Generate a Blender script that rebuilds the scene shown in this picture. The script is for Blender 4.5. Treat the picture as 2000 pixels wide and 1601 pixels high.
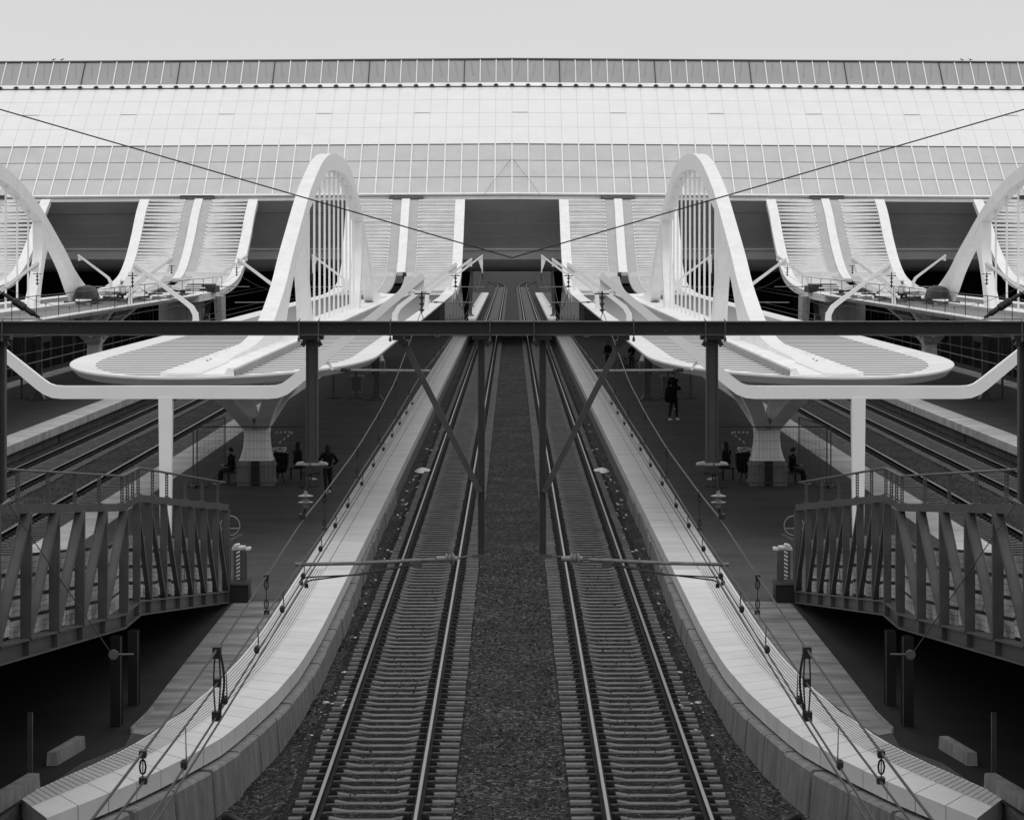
import bpy, bmesh, math, random
from mathutils import Vector
random.seed(7)
for o in list(bpy.data.objects): bpy.data.objects.remove(o)
SC = bpy.context.scene
COL = SC.collection
# ------------------------------------------------------------------ camera, world, sun, exposure
CAMZ, F, VH = 8.36, 5284.0, 480.0          # eye height above rail top, focal length and horizon row at 2000 px width
cd = bpy.data.cameras.new('camera'); cam = bpy.data.objects.new('camera', cd); COL.objects.link(cam)
cam.location = (0, 0, CAMZ); cam.rotation_euler = (math.radians(90), 0, 0)
cd.sensor_width = 36; cd.sensor_fit = 'HORIZONTAL'; cd.lens = 36*F/2000
cd.shift_x = 0; cd.shift_y = -(800.5-VH)/2000; cd.clip_start = .5; cd.clip_end = 6000
SC.camera = cam
SUN_EL = 68
w = bpy.data.worlds.new('World'); SC.world = w; w.use_nodes = True
nt = w.node_tree; nt.nodes.clear()
sky = nt.nodes.new('ShaderNodeTexSky'); sky.sky_type = 'NISHITA'; sky.sun_disc = False
sky.sun_elevation = math.radians(SUN_EL); sky.sun_rotation = math.radians(180); sky.dust_density = 6
bw = nt.nodes.new('ShaderNodeRGBToBW'); nt.links.new(sky.outputs[0], bw.inputs[0])
tc = nt.nodes.new('ShaderNodeTexCoord'); sp = nt.nodes.new('ShaderNodeSeparateXYZ'); nt.links.new(tc.outputs['Generated'], sp.inputs[0])
rp = nt.nodes.new('ShaderNodeValToRGB'); nt.links.new(sp.outputs[2], rp.inputs[0])
rp.color_ramp.elements[0].position = 0.0; rp.color_ramp.elements[0].color = (7.2,)*3+(1,)
rp.color_ramp.elements[1].position = 1.0; rp.color_ramp.elements[1].color = (9.6,)*3+(1,)
for p_, v_ in ((.07, 7.3), (.10, 7.0), (.35, 7.8)):
    e = rp.color_ramp.elements.new(p_); e.color = (v_,)*3+(1,)
cn = nt.nodes.new('ShaderNodeTexNoise'); cn.inputs['Scale'].default_value = 2.2; cn.inputs['Detail'].default_value = 4
cm = nt.nodes.new('ShaderNodeMapping'); cm.inputs['Scale'].default_value = (1, 1, 5); nt.links.new(tc.outputs['Generated'], cm.inputs[0]); nt.links.new(cm.outputs[0], cn.inputs['Vector'])
cr_ = nt.nodes.new('ShaderNodeMapRange'); cr_.inputs[1].default_value = .3; cr_.inputs[2].default_value = .7; cr_.inputs[3].default_value = .97; cr_.inputs[4].default_value = 1.03; nt.links.new(cn.outputs[0], cr_.inputs[0])
cs = nt.nodes.new('ShaderNodeVectorMath'); cs.operation = 'SCALE'; nt.links.new(rp.outputs[0], cs.inputs[0]); nt.links.new(cr_.outputs[0], cs.inputs['Scale'])
mx = nt.nodes.new('ShaderNodeMix'); mx.data_type = 'RGBA'; mx.inputs[0].default_value = .96     # cloud cover over the clear sky
nt.links.new(bw.outputs[0], mx.inputs[6]); nt.links.new(cs.outputs[0], mx.inputs[7])
bg = nt.nodes.new('ShaderNodeBackground'); bg.inputs[1].default_value = .1; nt.links.new(mx.outputs[2], bg.inputs[0])
ow = nt.nodes.new('ShaderNodeOutputWorld'); nt.links.new(bg.outputs[0], ow.inputs[0])
sd = bpy.data.lights.new('sun', 'SUN'); sd.energy = .75; sd.angle = math.radians(40); sd.color = (1, .995, .99)
sun = bpy.data.objects.new('sun', sd); COL.objects.link(sun)
sun.rotation_euler = (math.radians(90-SUN_EL), 0, 0)          # from behind the camera
vs = SC.view_settings; vs.view_transform = 'Standard'; vs.look = 'None'; vs.exposure = 0; vs.gamma = 1

# ------------------------------------------------------------------ materials
def mat(name, v, rough=.6, amt=.12, scale=1.5, bump=0, bscale=40, metal=0, fine=0, fscale=60, streak=None, spec=.3):
    m = bpy.data.materials.new(name); m.use_nodes = True
    n = m.node_tree; b = n.nodes['Principled BSDF']
    b.inputs['Roughness'].default_value = rough; b.inputs['Metallic'].default_value = metal
    b.inputs['Specular IOR Level'].default_value = spec
    g = n.nodes.new('ShaderNodeNewGeometry')
    src = g.outputs['Position']
    if streak:
        mp = n.nodes.new('ShaderNodeMapping'); mp.inputs['Scale'].default_value = streak
        n.links.new(src, mp.inputs[0]); src = mp.outputs[0]
    t = n.nodes.new('ShaderNodeTexNoise'); t.inputs['Scale'].default_value = scale; t.inputs['Detail'].default_value = 5; t.inputs['Roughness'].default_value = .6
    n.links.new(src, t.inputs['Vector'])
    r = n.nodes.new('ShaderNodeMapRange'); r.inputs[1].default_value = .3; r.inputs[2].default_value = .7
    r.inputs[3].default_value = v*(1-amt); r.inputs[4].default_value = v*(1+amt)
    n.links.new(t.outputs[0], r.inputs[0]); out = r.outputs[0]
    if fine:
        t2 = n.nodes.new('ShaderNodeTexNoise'); t2.inputs['Scale'].default_value = fscale; t2.inputs['Detail'].default_value = 2
        n.links.new(g.outputs['Position'], t2.inputs['Vector'])
        r2 = n.nodes.new('ShaderNodeMapRange'); r2.inputs[1].default_value = .3; r2.inputs[2].default_value = .7
        r2.inputs[3].default_value = 1-fine; r2.inputs[4].default_value = 1+fine
        n.links.new(t2.outputs[0], r2.inputs[0])
        mu = n.nodes.new('ShaderNodeMath'); mu.operation = 'MULTIPLY'; n.links.new(out, mu.inputs[0]); n.links.new(r2.outputs[0], mu.inputs[1]); out = mu.outputs[0]
    n.links.new(out, b.inputs['Base Color'])
    if bump:
        t3 = n.nodes.new('ShaderNodeTexNoise'); t3.inputs['Scale'].default_value = bscale; t3.inputs['Detail'].default_value = 3
        n.links.new(g.outputs['Position'], t3.inputs['Vector'])
        bp = n.nodes.new('ShaderNodeBump'); bp.inputs['Strength'].default_value = bump; bp.inputs['Distance'].default_value = .02
        n.links.new(t3.outputs[0], bp.inputs['Height']); n.links.new(bp.outputs[0], b.inputs['Normal'])
    return m
WHITE = mat('white_paint', .79, .45, .07, 1.6, streak=(1, .8, .25), fine=.025, fscale=8)
WHITE2 = mat('white_paint_weathered', .82, .5, .12, .6, fine=.04, fscale=9)
MAST = mat('mast_paint', .79, .45, .04, 1.2)
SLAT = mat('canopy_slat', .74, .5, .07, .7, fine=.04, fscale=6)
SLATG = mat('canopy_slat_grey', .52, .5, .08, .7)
FLANGE = mat('flange_steel', .075, .45, .3, 5, fine=.1)
TUBEM = mat('tube_zinc', .14, .4, .3, 9, fine=.2, fscale=70)
LOUV = mat('ramp_louvre_paint', .56, .5, .12, .9, fine=.06, fscale=6)
RAFT = mat('rafter_behind_glass', .265, .4)
RISER_SHADE = mat('slat_riser_shade', .10, .6)  # shade on the front faces of the slats, given as a dark colour
GUTTER = mat('gutter_sheet', .40, .55, .08, .8)
RIM = mat('canopy_rim', .70, .45, .09, .7, fine=.03, fscale=5)
FASCIA = mat('fascia_paint', .46, .5, .1, .6)
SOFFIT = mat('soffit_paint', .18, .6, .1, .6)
PANEL = mat('roof_panel', .76, .4, .03, .5, fine=.015, fscale=3)
PANELJ = mat('panel_joint', .42, .5, .15, .7)
GLASSL = mat('frosted_glazing', .50, .25, .07, .45, fine=.03, fscale=5, spec=.3)
GLASSU = mat('upper_glazing', .31, .25, .06, .35, fine=.03, fscale=4, spec=.3)
DARKL = mat('dark_joint', .10, .6)
HALLD = mat('hall_dark_wall', .42, .5, .12, .3, fine=.06, fscale=6)
HALLB = mat('hall_belly', .50, .45, .1, .2)
BLACK = mat('black_steel', .012, .5)
STEEL = mat('gantry_steel', .013, .45, .35, 3.5, spec=.35)
STEELM = mat('galvanised_dark', .062, .45, .25, 5, fine=.12, fscale=90)
STEELL = mat('galvanised', .20, .45, .25, 6)
WIRE = mat('wire', .017, .5, .2)
RAMPS = mat('ramp_steel', .060, .5, .22, 2.2, fine=.18, fscale=50, spec=.35)
PLANK = mat('plank_board', .38, .7, .3, 1.6, streak=(1, .4, 4), fine=.1, fscale=30)
ASPH = mat('asphalt', .062, .85, .22, .7, bump=.3, bscale=60, fine=.15, fscale=45, streak=(.4, 1.2, 1), spec=.2)
ASPHD = mat('asphalt_dark_shaded', .014, .85, .3, .8, bump=.2, fine=.15, spec=.15)  # dark asphalt, with the shade below the ramp put into its tone
PATH = mat('damp_pavement', .155, .75, .55, 1.3, streak=(.5, 1.6, 1), bump=.3, bscale=50, fine=.25, fscale=70)
COPEN = mat('coping_stone_pale', .58, .7, .09, .9, bump=.15, bscale=60, fine=.04, fscale=30)  # paler coping for the near curved edge
COPE = mat('coping_stone', .50, .7, .13, .9, bump=.15, bscale=60, fine=.06, fscale=30, streak=(.5, 1.6, 1))
COPEF = mat('far_coping_stone', .44, .75, .25, .35, fine=.1, fscale=12, streak=(.4, 2.2, 1))
COPEJ = mat('coping_joint', .10, .8)
CONC = mat('block_concrete', .17, .8, .3, 1.6, bump=.35, bscale=30, fine=.12, fscale=35, streak=(3, 3, .7))
WALLC = mat('wall_concrete', .13, .85, .35, .8, fine=.15, fscale=10, streak=(1.6, 1.6, .3))
SLEEP = mat('sleeper_concrete', .118, .8, .32, 2.2, fine=.14, fscale=40)
RAILT = mat('rail_head', .30, .32, .1, 2, metal=.9)
RAILW = mat('rail_web', .010, .7, .3, 4, spec=.1)
STAIN_SHADE = mat('stained_shaded_ballast', .011, .95, .6, 14, fine=.4, fscale=30, spec=.1)  # rust stain and the shade beside the rails in one dark colour
CLIP = mat('rail_clip', .008, .6, spec=.15)
LITTER = mat('litter', .55, .7, .3, 9)
CLOTHD = mat('dark_clothing', .008, .9, .4, 12, spec=.1)
CLOTHM = mat('trouser_cloth', .018, .9, .3, 12, spec=.1)
CLOTHL = mat('pale_clothing', .5, .85, .2, 12)
SKIN = mat('skin', .22, .6, .1, 8)
HAIR = mat('hair', .005, .6)
SHOE = mat('pale_shoe', .55, .6)
GREYP = mat('grey_panel', .085, .6, .15, 1)
TAPE = mat('barrier_tape', .4, .5)
INSUL = mat('insulator_glaze', .17, .3, .1, 9)
MESHW = mat('fence_wire', .05, .5)
HOARD = mat('hoarding', .016, .8, .6, .25, spec=.1)

def paved(m, w_=.6, h_=.3, dark=.72):
    n = m.node_tree; b = n.nodes['Principled BSDF']; lk = b.inputs['Base Color'].links[0].from_socket
    g = n.nodes.new('ShaderNodeNewGeometry'); br = n.nodes.new('ShaderNodeTexBrick'); br.inputs['Scale'].default_value = 1
    br.inputs['Color1'].default_value = (1,1,1,1); br.inputs['Color2'].default_value = (.8,.8,.8,1); br.inputs['Mortar'].default_value = (dark,)*3+(1,)
    br.inputs['Mortar Size'].default_value = .012; br.inputs['Brick Width'].default_value = w_; br.inputs['Row Height'].default_value = h_
    n.links.new(g.outputs['Position'], br.inputs['Vector'])
    v = n.nodes.new('ShaderNodeVectorMath'); v.operation = 'MULTIPLY'; n.links.new(lk, v.inputs[0]); n.links.new(br.outputs['Color'], v.inputs[1]); n.links.new(v.outputs[0], b.inputs['Base Color'])
paved(ASPH)
def ballast_mat(q=1.0, nm='ballast'):
    m = bpy.data.materials.new(nm); m.use_nodes = True; n = m.node_tree; b = n.nodes['Principled BSDF']
    b.inputs['Roughness'].default_value = .95; b.inputs['Specular IOR Level'].default_value = .15
    g = n.nodes.new('ShaderNodeNewGeometry')
    v = n.nodes.new('ShaderNodeTexVoronoi'); v.inputs['Scale'].default_value = 17; v.inputs['Randomness'].default_value = 1
    n.links.new(g.outputs['Position'], v.inputs['Vector'])
    s = n.nodes.new('ShaderNodeSeparateColor'); n.links.new(v.outputs['Color'], s.inputs[0])
    r = n.nodes.new('ShaderNodeValToRGB'); n.links.new(s.outputs[0], r.inputs[0])
    cr = r.color_ramp; cr.elements[0].color = (.010,)*3+(1,); cr.elements[1].color = (.14,)*3+(1,)
    e = cr.elements.new(.55); e.color = (.027,)*3+(1,); e = cr.elements.new(.88); e.color = (.06,)*3+(1,)
    big = n.nodes.new('ShaderNodeTexNoise'); big.inputs['Scale'].default_value = .5; n.links.new(g.outputs['Position'], big.inputs['Vector'])
    mr = n.nodes.new('ShaderNodeMapRange'); mr.inputs[1].default_value = .3; mr.inputs[2].default_value = .7; mr.inputs[3].default_value = .7*q; mr.inputs[4].default_value = 1.25*q
    n.links.new(big.outputs[0], mr.inputs[0])
    mu = n.nodes.new('ShaderNodeVectorMath'); mu.operation = 'SCALE'; n.links.new(r.outputs[0], mu.inputs[0]); n.links.new(mr.outputs[0], mu.inputs['Scale'])
    n.links.new(mu.outputs[0], b.inputs['Base Color'])
    bp = n.nodes.new('ShaderNodeBump'); bp.inputs['Strength'].default_value = 1; bp.inputs['Distance'].default_value = .05; bp.invert = True
    n.links.new(v.outputs['Distance'], bp.inputs['Height']); n.links.new(bp.outputs[0], b.inputs['Normal'])
    return m
BALLAST = ballast_mat(); BALLASTD = ballast_mat(.42, 'ballast_dark')

# ------------------------------------------------------------------ mesh helpers.  Everything is written for the left half (x < 0); S mirrors it
S = -1
ORG = {}
def newell(ps): return None
class MB:
    def __init__(s): s.v = []; s.f = []; s.mi = []; s.m = 0
    def add(s, vs, fs):
        b = len(s.v); s.v += [tuple(p) for p in vs]; s.f += [tuple(b+i for i in f) for f in fs]; s.mi += [s.m]*len(fs); return s
    def box(s, x0, x1, y0, y1, z0, z1):
        return s.add([(x0,y0,z0),(x1,y0,z0),(x1,y1,z0),(x0,y1,z0),(x0,y0,z1),(x1,y0,z1),(x1,y1,z1),(x0,y1,z1)],
                     [(0,3,2,1),(4,5,6,7),(0,1,5,4),(1,2,6,5),(2,3,7,6),(3,0,4,7)])
    def hexa(s, a, b):      # two quads bottom/top -> closed solid
        return s.add(list(a)+list(b), [(0,3,2,1),(4,5,6,7),(0,1,5,4),(1,2,6,5),(2,3,7,6),(3,0,4,7)])
    def bar(s, p, q, w, h=None, up=(0,0,1)):
        h = h or w; p = Vector(p); q = Vector(q); d = (q-p).normalized(); up = Vector(up)
        if abs(d.dot(up)) > .99: up = Vector((0,1,0))
        a = d.cross(up).normalized(); c = a.cross(d).normalized(); a *= w/2; c *= h/2
        return s.hexa([p-a-c, p+a-c, p+a+c, p-a+c], [q-a-c, q+a-c, q+a+c, q-a+c])
    def tube(s, pts, r, n=6, cap=True):
        pts = [Vector(p) for p in pts]; rs = r if isinstance(r, (list, tuple)) else [r]*len(pts)
        vs = []; fs = []; prev = None
        for i, p in enumerate(pts):
            d = (pts[min(i+1, len(pts)-1)]-pts[max(i-1, 0)]).normalized()
            if prev is None:
                up = Vector((0,0,1)) if abs(d.z) < .9 else Vector((0,1,0)); a = d.cross(up).normalized()
            else: a = (prev-d*prev.dot(d)).normalized()
            prev = a; c = a.cross(d)
            for k in range(n):
                t = 2*math.pi*k/n; vs.append(p+(a*math.cos(t)+c*math.sin(t))*rs[i])
        for i in range(len(pts)-1):
            for k in range(n):
                k2 = (k+1)%n; fs.append((i*n+k, i*n+k2, (i+1)*n+k2, (i+1)*n+k))
        if cap: fs.append(tuple(range(n))[::-1]); fs.append(tuple((len(pts)-1)*n+k for k in range(n)))
        return s.add(vs, fs)
    def lathe(s, c, prof, n=14, axis='z'):
        vs = []; fs = []
        for (r, h) in prof:
            for k in range(n):
                t = 2*math.pi*k/n; x, y = r*math.cos(t), r*math.sin(t)
                vs.append((c[0]+x, c[1]+y, c[2]+h) if axis == 'z' else ((c[0]+h, c[1]+x, c[2]+y) if axis == 'x' else (c[0]+x, c[1]+h, c[2]+y)))
        for i in range(len(prof)-1):
            for k in range(n): fs.append((i*n+k, i*n+(k+1)%n, (i+1)*n+(k+1)%n, (i+1)*n+k))
        fs.append(tuple(range(n))[::-1]); fs.append(tuple((len(prof)-1)*n+k for k in range(n)))
        return s.add(vs, fs)
    def loft(s, rings, closed=True, caps=True):
        n = len(rings[0]); vs = [p for r in rings for p in r]; fs = []
        for i in range(len(rings)-1):
            for k in range(n if closed else n-1): fs.append((i*n+k, i*n+(k+1)%n, (i+1)*n+(k+1)%n, (i+1)*n+k))
        if caps and closed: fs.append(tuple(range(n))[::-1]); fs.append(tuple((len(rings)-1)*n+k for k in range(n)))
        return s.add(vs, fs)
    def poly(s, pts, z0, z1):   # vertical prism of an outline
        n = len(pts); vs = [(p[0],p[1],z0) for p in pts]+[(p[0],p[1],z1) for p in pts]
        return s.add(vs, [tuple(range(n))[::-1], tuple(range(n, 2*n))]+[(i,(i+1)%n,n+(i+1)%n,n+i) for i in range(n)])
    def build(s, name, m, parent=None, smooth=False, origin=None, sym=None):
        sg = sym if sym is not None else (1 if S < 0 else -1)
        vs = [Vector((p[0]*sg, p[1], p[2])) for p in s.v]
        if parent is not None: o0 = ORG[parent.name]
        else:
            if origin: o0 = Vector((origin[0]*sg, origin[1], origin[2]))
            else:
                xs = [p.x for p in vs]; ys = [p.y for p in vs]; o0 = Vector(((min(xs)+max(xs))/2, (min(ys)+max(ys))/2, min(p.z for p in vs)))
        me = bpy.data.meshes.new(name); me.from_pydata([p-o0 for p in vs], [], s.f)
        ms = m if isinstance(m, (list, tuple)) else [m]
        for k in ms: me.materials.append(k)
        if len(ms) > 1: me.polygons.foreach_set('material_index', s.mi)
        b = bmesh.new(); b.from_mesh(me); bmesh.ops.recalc_face_normals(b, faces=b.faces); b.to_mesh(me); b.free()
        if smooth:
            me.polygons.foreach_set('use_smooth', [True]*len(me.polygons))
            try: me.set_sharp_from_angle(angle=math.radians(40))
            except Exception: pass
        o = bpy.data.objects.new(name, me); COL.objects.link(o); ORG[o.name] = o0
        if parent is not None: o.parent = parent
        else: o.location = o0
        return o
def empty(name, loc, sym=None):
    sg = sym if sym is not None else (1 if S < 0 else -1)
    o = bpy.data.objects.new(name, None); COL.objects.link(o); o.location = (loc[0]*sg, loc[1], loc[2]); o.empty_display_size = .3
    ORG[o.name] = Vector(o.location); return o
def tag(o, label=None, cat=None, group=None, kind=None):
    if label: o['label'] = label
    if cat: o['category'] = cat
    if group: o['group'] = group
    if kind: o['kind'] = kind
    return o
def side(): return 'left' if S < 0 else 'right'
def lerp(a, b, t): return a+(b-a)*t
def interp(tab, x):
    if x <= tab[0][0]: return tab[0][1]
    for (a, va), (b, vb) in zip(tab, tab[1:]):
        if x <= b: return lerp(va, vb, (x-a)/(b-a))
    return tab[-1][1]

# ------------------------------------------------------------------ setting
def setting_common():
    m = MB(); m.add([(-1500,-200,-.9),(1500,-200,-.9),(1500,3500,-.9),(-1500,3500,-.9)], [(0,1,2,3)])
    tag(m.build('ground', mat('far_ground', .06, .9, .4, .02), sym=1), kind='structure')
    # ballast bed, gently uneven
    xs = [i*.5 for i in range(-130, 131)]; ys = [-10+i*.5 for i in range(0, 240)]+[110+i*6 for i in range(0, 130)]
    def hz(x, y):
        f = min(1, max(0, (abs(x)-3.35)/.6))*interp([(41,1),(45.5,.55),(55,.18),(66,0)], y)
        if abs(x) > 12: f = 0
        am = 1 if abs(x) < .8 or abs(x) > 3.5 else .25
        r = -.203-.3*f*f*(3-2*f)+am*(.014*math.sin(x*2.3+y*.7)+.010*math.sin(y*1.9-x*1.3))
        return r
    m = MB(); m.add([(x, y, hz(x, y)) for y in ys for x in xs], [(j*len(xs)+i, j*len(xs)+i+1, (j+1)*len(xs)+i+1, (j+1)*len(xs)+i) for j in range(len(ys)-1) for i in range(len(xs)-1)])
    tag(m.build('ballast_bed', BALLAST, sym=1, smooth=True), kind='structure')
    # loose stones lying on the near part of the bed
    rnd = random.Random(3); m = MB()
    def stone(x, y, z, s_):
        a = rnd.random()*6.28; vs = []
        for k in range(4):
            t = a+k*1.57+rnd.uniform(-.4, .4); r = s_*rnd.uniform(.7, 1.15); vs.append((x+r*math.cos(t), y+r*math.sin(t), z))
        top = []
        for k in range(3):
            t = a+.5+k*2.09+rnd.uniform(-.3, .3); r = s_*rnd.uniform(.35, .7); top.append((x+r*math.cos(t), y+r*math.sin(t), z+s_*rnd.uniform(.5, 1.1)))
        m.m = rnd.choice((0,0,0,1,1,2))
        m.add(vs+top, [(0,1,4),(1,5,4),(1,2,5),(2,3,5),(3,6,5),(3,0,6),(0,4,6),(4,5,6)])
    for i in range(26000):
        y = 36+40*rnd.random()**1.5; lim = 1000*y/F*.78
        x = rnd.uniform(-min(lim, 4.3), min(lim, 4.3))
        ax = abs(x)
        if .88 < ax < 3.46: continue
        stone(x, y, hz(x, y)-.012, rnd.uniform(.02, .042))
    for i in range(19000):        # between the sleepers, a few spilled onto them
        k = int(70*rnd.random()**1.4); o_ = rnd.uniform(.10, .50); y = 35.5+.6*k+o_
        x = rnd.uniform(.84, 3.5)*rnd.choice((-1, 1)); d = abs(abs(x)-2.17)
        if .62 < d < .90: continue
        if rnd.random() < .035: y = 35.5+.6*k+rnd.uniform(-.08, .08)
        z = hz(x, y)+(.035 if not .1 < ((y-35.5) % .6) < .5 else .002)
        stone(x, y, z-.012, rnd.uniform(.016, .034))
    S1 = mat('stone_a', .022, .95, .3, 30, spec=.1); S2 = mat('stone_b', .045, .95, .3, 30, spec=.1); S3 = mat('stone_c', .13, .95, .3, 30, spec=.1)
    tag(m.build('ballast_stones', [S1, S2, S3], sym=1), kind='stuff', label='loose dark crushed stones between and beside the rails', cat='ballast')

# coping outline (track side and platform side), x for each y, near part sweeps away from the track
OUT = [(65.3,-3.88),(59.6,-3.88),(56.6,-3.88),(53.5,-3.9),(50.3,-3.96),(47.4,-4.12),(45.5,-4.3),(44.1,-4.45),(42.8,-4.62),(41.4,-4.94),(40.3,-5.23),(39.15,-5.55),(37.9,-6.0),(36.9,-6.35)]
INN = [(65.3,-5.07),(59.4,-5.07),(56.6,-5.07),(54.4,-5.08),(51.4,-5.14),(49.2,-5.24),(47.6,-5.32),(46.2,-5.45),(44.9,-5.6),(43.1,-5.8),(42.0,-6.0),(40.9,-6.26),(39.7,-6.6),(38.3,-6.98)]
def resample(pts, step):
    pts = [Vector((x, y, 0)) for y, x in pts]; L = [0]
    for a, b in zip(pts, pts[1:]): L.append(L[-1]+(b-a).length)
    n = max(2, round(L[-1]/step)); out = []
    for k in range(n+1):
        t = L[-1]*k/n; i = 0
        while i < len(L)-2 and L[i+1] < t: i += 1
        out.append(pts[i].lerp(pts[i+1], (t-L[i])/(L[i+1]-L[i])))
    return out, n
def setting_side():
    side_ = side()
    # platform body with asphalt top
    inn = [(x+.05, y) for y, x in INN]
    pl = [(-5.02, 450)]+inn+[(-6.9,36.4),(-12.5,36.4),(-12.5,450)]
    m = MB(); m.poly(pl, -.8, .55)
    tag(m.build('platform', ASPH), kind='structure')
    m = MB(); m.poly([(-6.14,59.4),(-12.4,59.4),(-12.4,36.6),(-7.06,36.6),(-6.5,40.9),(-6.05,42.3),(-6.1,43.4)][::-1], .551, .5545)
    tag(m.build('dark_shaded_pavement', ASPHD), kind='structure')
    m = MB(); m.poly([(-5.1,59.4),(-6.08,59.4),(-6.12,56),(-6.13,51.1),(-6.13,48),(-6.12,45.5),(-6.12,43.4),(-5.85,43.15),(-5.5,45.4),(-5.3,48),(-5.16,51.4),(-5.1,54.4)], .551, .558)
    tag(m.build('footpath', PATH), kind='structure')
    # coping: slabs with real joints; outer row, inner row with ridges
    m = MB(); st = .9
    A, n = resample(OUT, st); B, _ = resample(INN, (59*1.0)/n)
    B2 = []
    pB, nB = resample(INN, .05)
    for k in range(n+1): B2.append(pB[round(k*nB/n)])
    g = .012
    for k in range(n):
        a0, a1, b0, b1 = A[k], A[k+1], B2[k], B2[k+1]
        a0, a1 = a0.lerp(a1, g), a1.lerp(a0, g); b0, b1 = b0.lerp(b1, g), b1.lerp(b0, g)
        c0, c1 = a0.lerp(b0, .52), a1.lerp(b1, .52)
        for p, q, r, s_ in ((a0, a1, c1.lerp(a1, .012), c0.lerp(a0, .012)), (c0, c1, b1, b0)):
            m.hexa([(v.x, v.y, .285) for v in (p, q, r, s_)], [(v.x, v.y, .558) for v in (p, q, r, s_)])
    tag(m.build('platform_edge', COPEN), kind='structure'); m = MB()
    # straight part towards the hall
    y = 65.3
    while y < 449:
        L = .9 if y < 200 else 2.7
        m.box(-5.07, -4.52, y+.012, y+L-.012, .27, .558); m.box(-4.50, -3.88, y+.012, y+L-.012, .27, .558); y += L
    o = tag(m.build('platform_edge', COPE), kind='structure')
    m = MB()
    for j in range(9):
        t = .56+j*.048; pts = [a.lerp(b, t) for a, b in zip(A, B2)]
        vs = []
        for p in pts: vs += [(p.x-.008, p.y, .5645), (p.x+.008, p.y, .5645), (p.x+.014, p.y, .5575), (p.x-.014, p.y, .5575)]
        m.add(vs, [(4*i+k, 4*i+(k+1)%4, 4*i+4+(k+1)%4, 4*i+4+k) for i in range(len(pts)-1) for k in range(4)])
    # cross ridges where the tactile strip fans out near its end
    for k in range(26):
        t = k/26; i = int(t*5); i0 = n-5+i; f_ = t*5-i
        if i0+1 > n: break
        p = A[i0].lerp(A[i0+1], f_); q = B2[i0].lerp(B2[i0+1], f_)
        m.bar((*(p.lerp(q, .56).xy), .561), (*(p.lerp(q, .98).xy), .561), .022, .009)
    tag(m.build('tactile_ridges', mat('ridge', .27, .8)), kind='structure')
    # dark backing below the coping + inner body
    m = MB()
    pts = [(v.x-.12, v.y) for v in A]; back = [(v.x-.02, v.y) for v in B2]
    ring = pts+back[::-1]
    for k in range(n): m.hexa([(A[k].x-.14, A[k].y, -.8),(A[k+1].x-.14, A[k+1].y, -.8),(B2[k+1].x, B2[k+1].y, -.8),(B2[k].x, B2[k].y, -.8)],
                              [(A[k].x-.14, A[k].y, .269),(A[k+1].x-.14, A[k+1].y, .269),(B2[k+1].x, B2[k+1].y, .269),(B2[k].x, B2[k].y, .269)])
    m.box(-5.07, -4.02, 65.3, 450, -.4, .269)
    tag(m.build('platform_base', WALLC), kind='structure')
    # retaining wall of concrete blocks in front of the coping
    w_ = empty('retaining_wall', (-4.2, 50, -.3))
    tag(w_, f'row of rough concrete blocks below the curved platform edge on the {side_} of the tracks', 'retaining wall')
    OW = [(y, x+(.17 if y < 60 else lerp(.17, .02, min(1, (y-60)/20)))) for y, x in ([(90.0,-3.88),(80,-3.88),(72,-3.88)]+OUT+[(36.0,-6.7)])]
    P, nb = resample(OW, 1.55)
    rnd = random.Random(5)
    for k in range(nb):
        a, b = P[k], P[k+1]; d = (b-a).normalized(); nrm = Vector((-d.y, d.x, 0))
        if nrm.x > 0: nrm = -nrm
        gp = .05 if a.y < 45 else .03; a2, b2 = a+d*gp, b-d*gp; zt = .235+rnd.uniform(-.012, .012); o_ = rnd.uniform(-.02, .02)
        q = MB(); ch = .035
        fr = [a2-nrm*(0+o_), b2-nrm*(0+o_)]; bk = [a2+nrm*.4, b2+nrm*.4]
        secs = []
        for e, bb in ((fr[0], bk[0]), (fr[1], bk[1])):
            secs.append([(e.x-nrm.x*.08, e.y-nrm.y*.08, -.8), (e.x, e.y, zt-ch), (e.x+nrm.x*ch, e.y+nrm.y*ch, zt), (bb.x, bb.y, zt), (bb.x, bb.y, -.8)])
        q.loft(secs)
        q.build('concrete_block', CONC, w_)
    m = MB(); yy = 90
    while yy < 300: m.box(-4.02, -3.875, yy+.02, yy+2.98, -.4, .268); yy += 3
    m.build('wall_panel', WALLC, w_)
    # far edge strip of this platform
    m = MB(); yy = 48
    while yy < 300: m.box(-12.52, -11.35, yy+.01, yy+1.79, .50, .558); yy += 1.8
    tag(m.build('platform_edge_outer', COPEF), kind='structure')
    # second platform
    m = MB(); m.box(-27.6, -20.7, 60, 300, -.4, .55); tag(m.build('platform', ASPH), kind='structure')
    m = MB(); yy = 80
    while yy < 300: m.box(-20.75, -19.6, yy+.015, yy+1.785, .22, .558); yy += 1.8
    tag(m.build('platform_edge', mat('coping_weathered', .50, .75, .3, .5, fine=.1, fscale=10, streak=(1, 2.5, 1))), kind='structure')
    m = MB(); yy = 80
    while yy < 300: m.box(-20.7, -19.80, yy+.01, yy+3.59, -.4, .13); yy += 3.6
    tag(m.build('platform_base', WALLC), kind='structure')
    m = MB(); m.box(-28.7, -27.55, 80, 300, .4, .558); tag(m.build('platform_edge_outer', COPEF), kind='structure')
    m = MB(); m.box(-47, -38, 120, 300, -.4, .55); tag(m.build('platform', ASPH), kind='structure')

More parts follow.
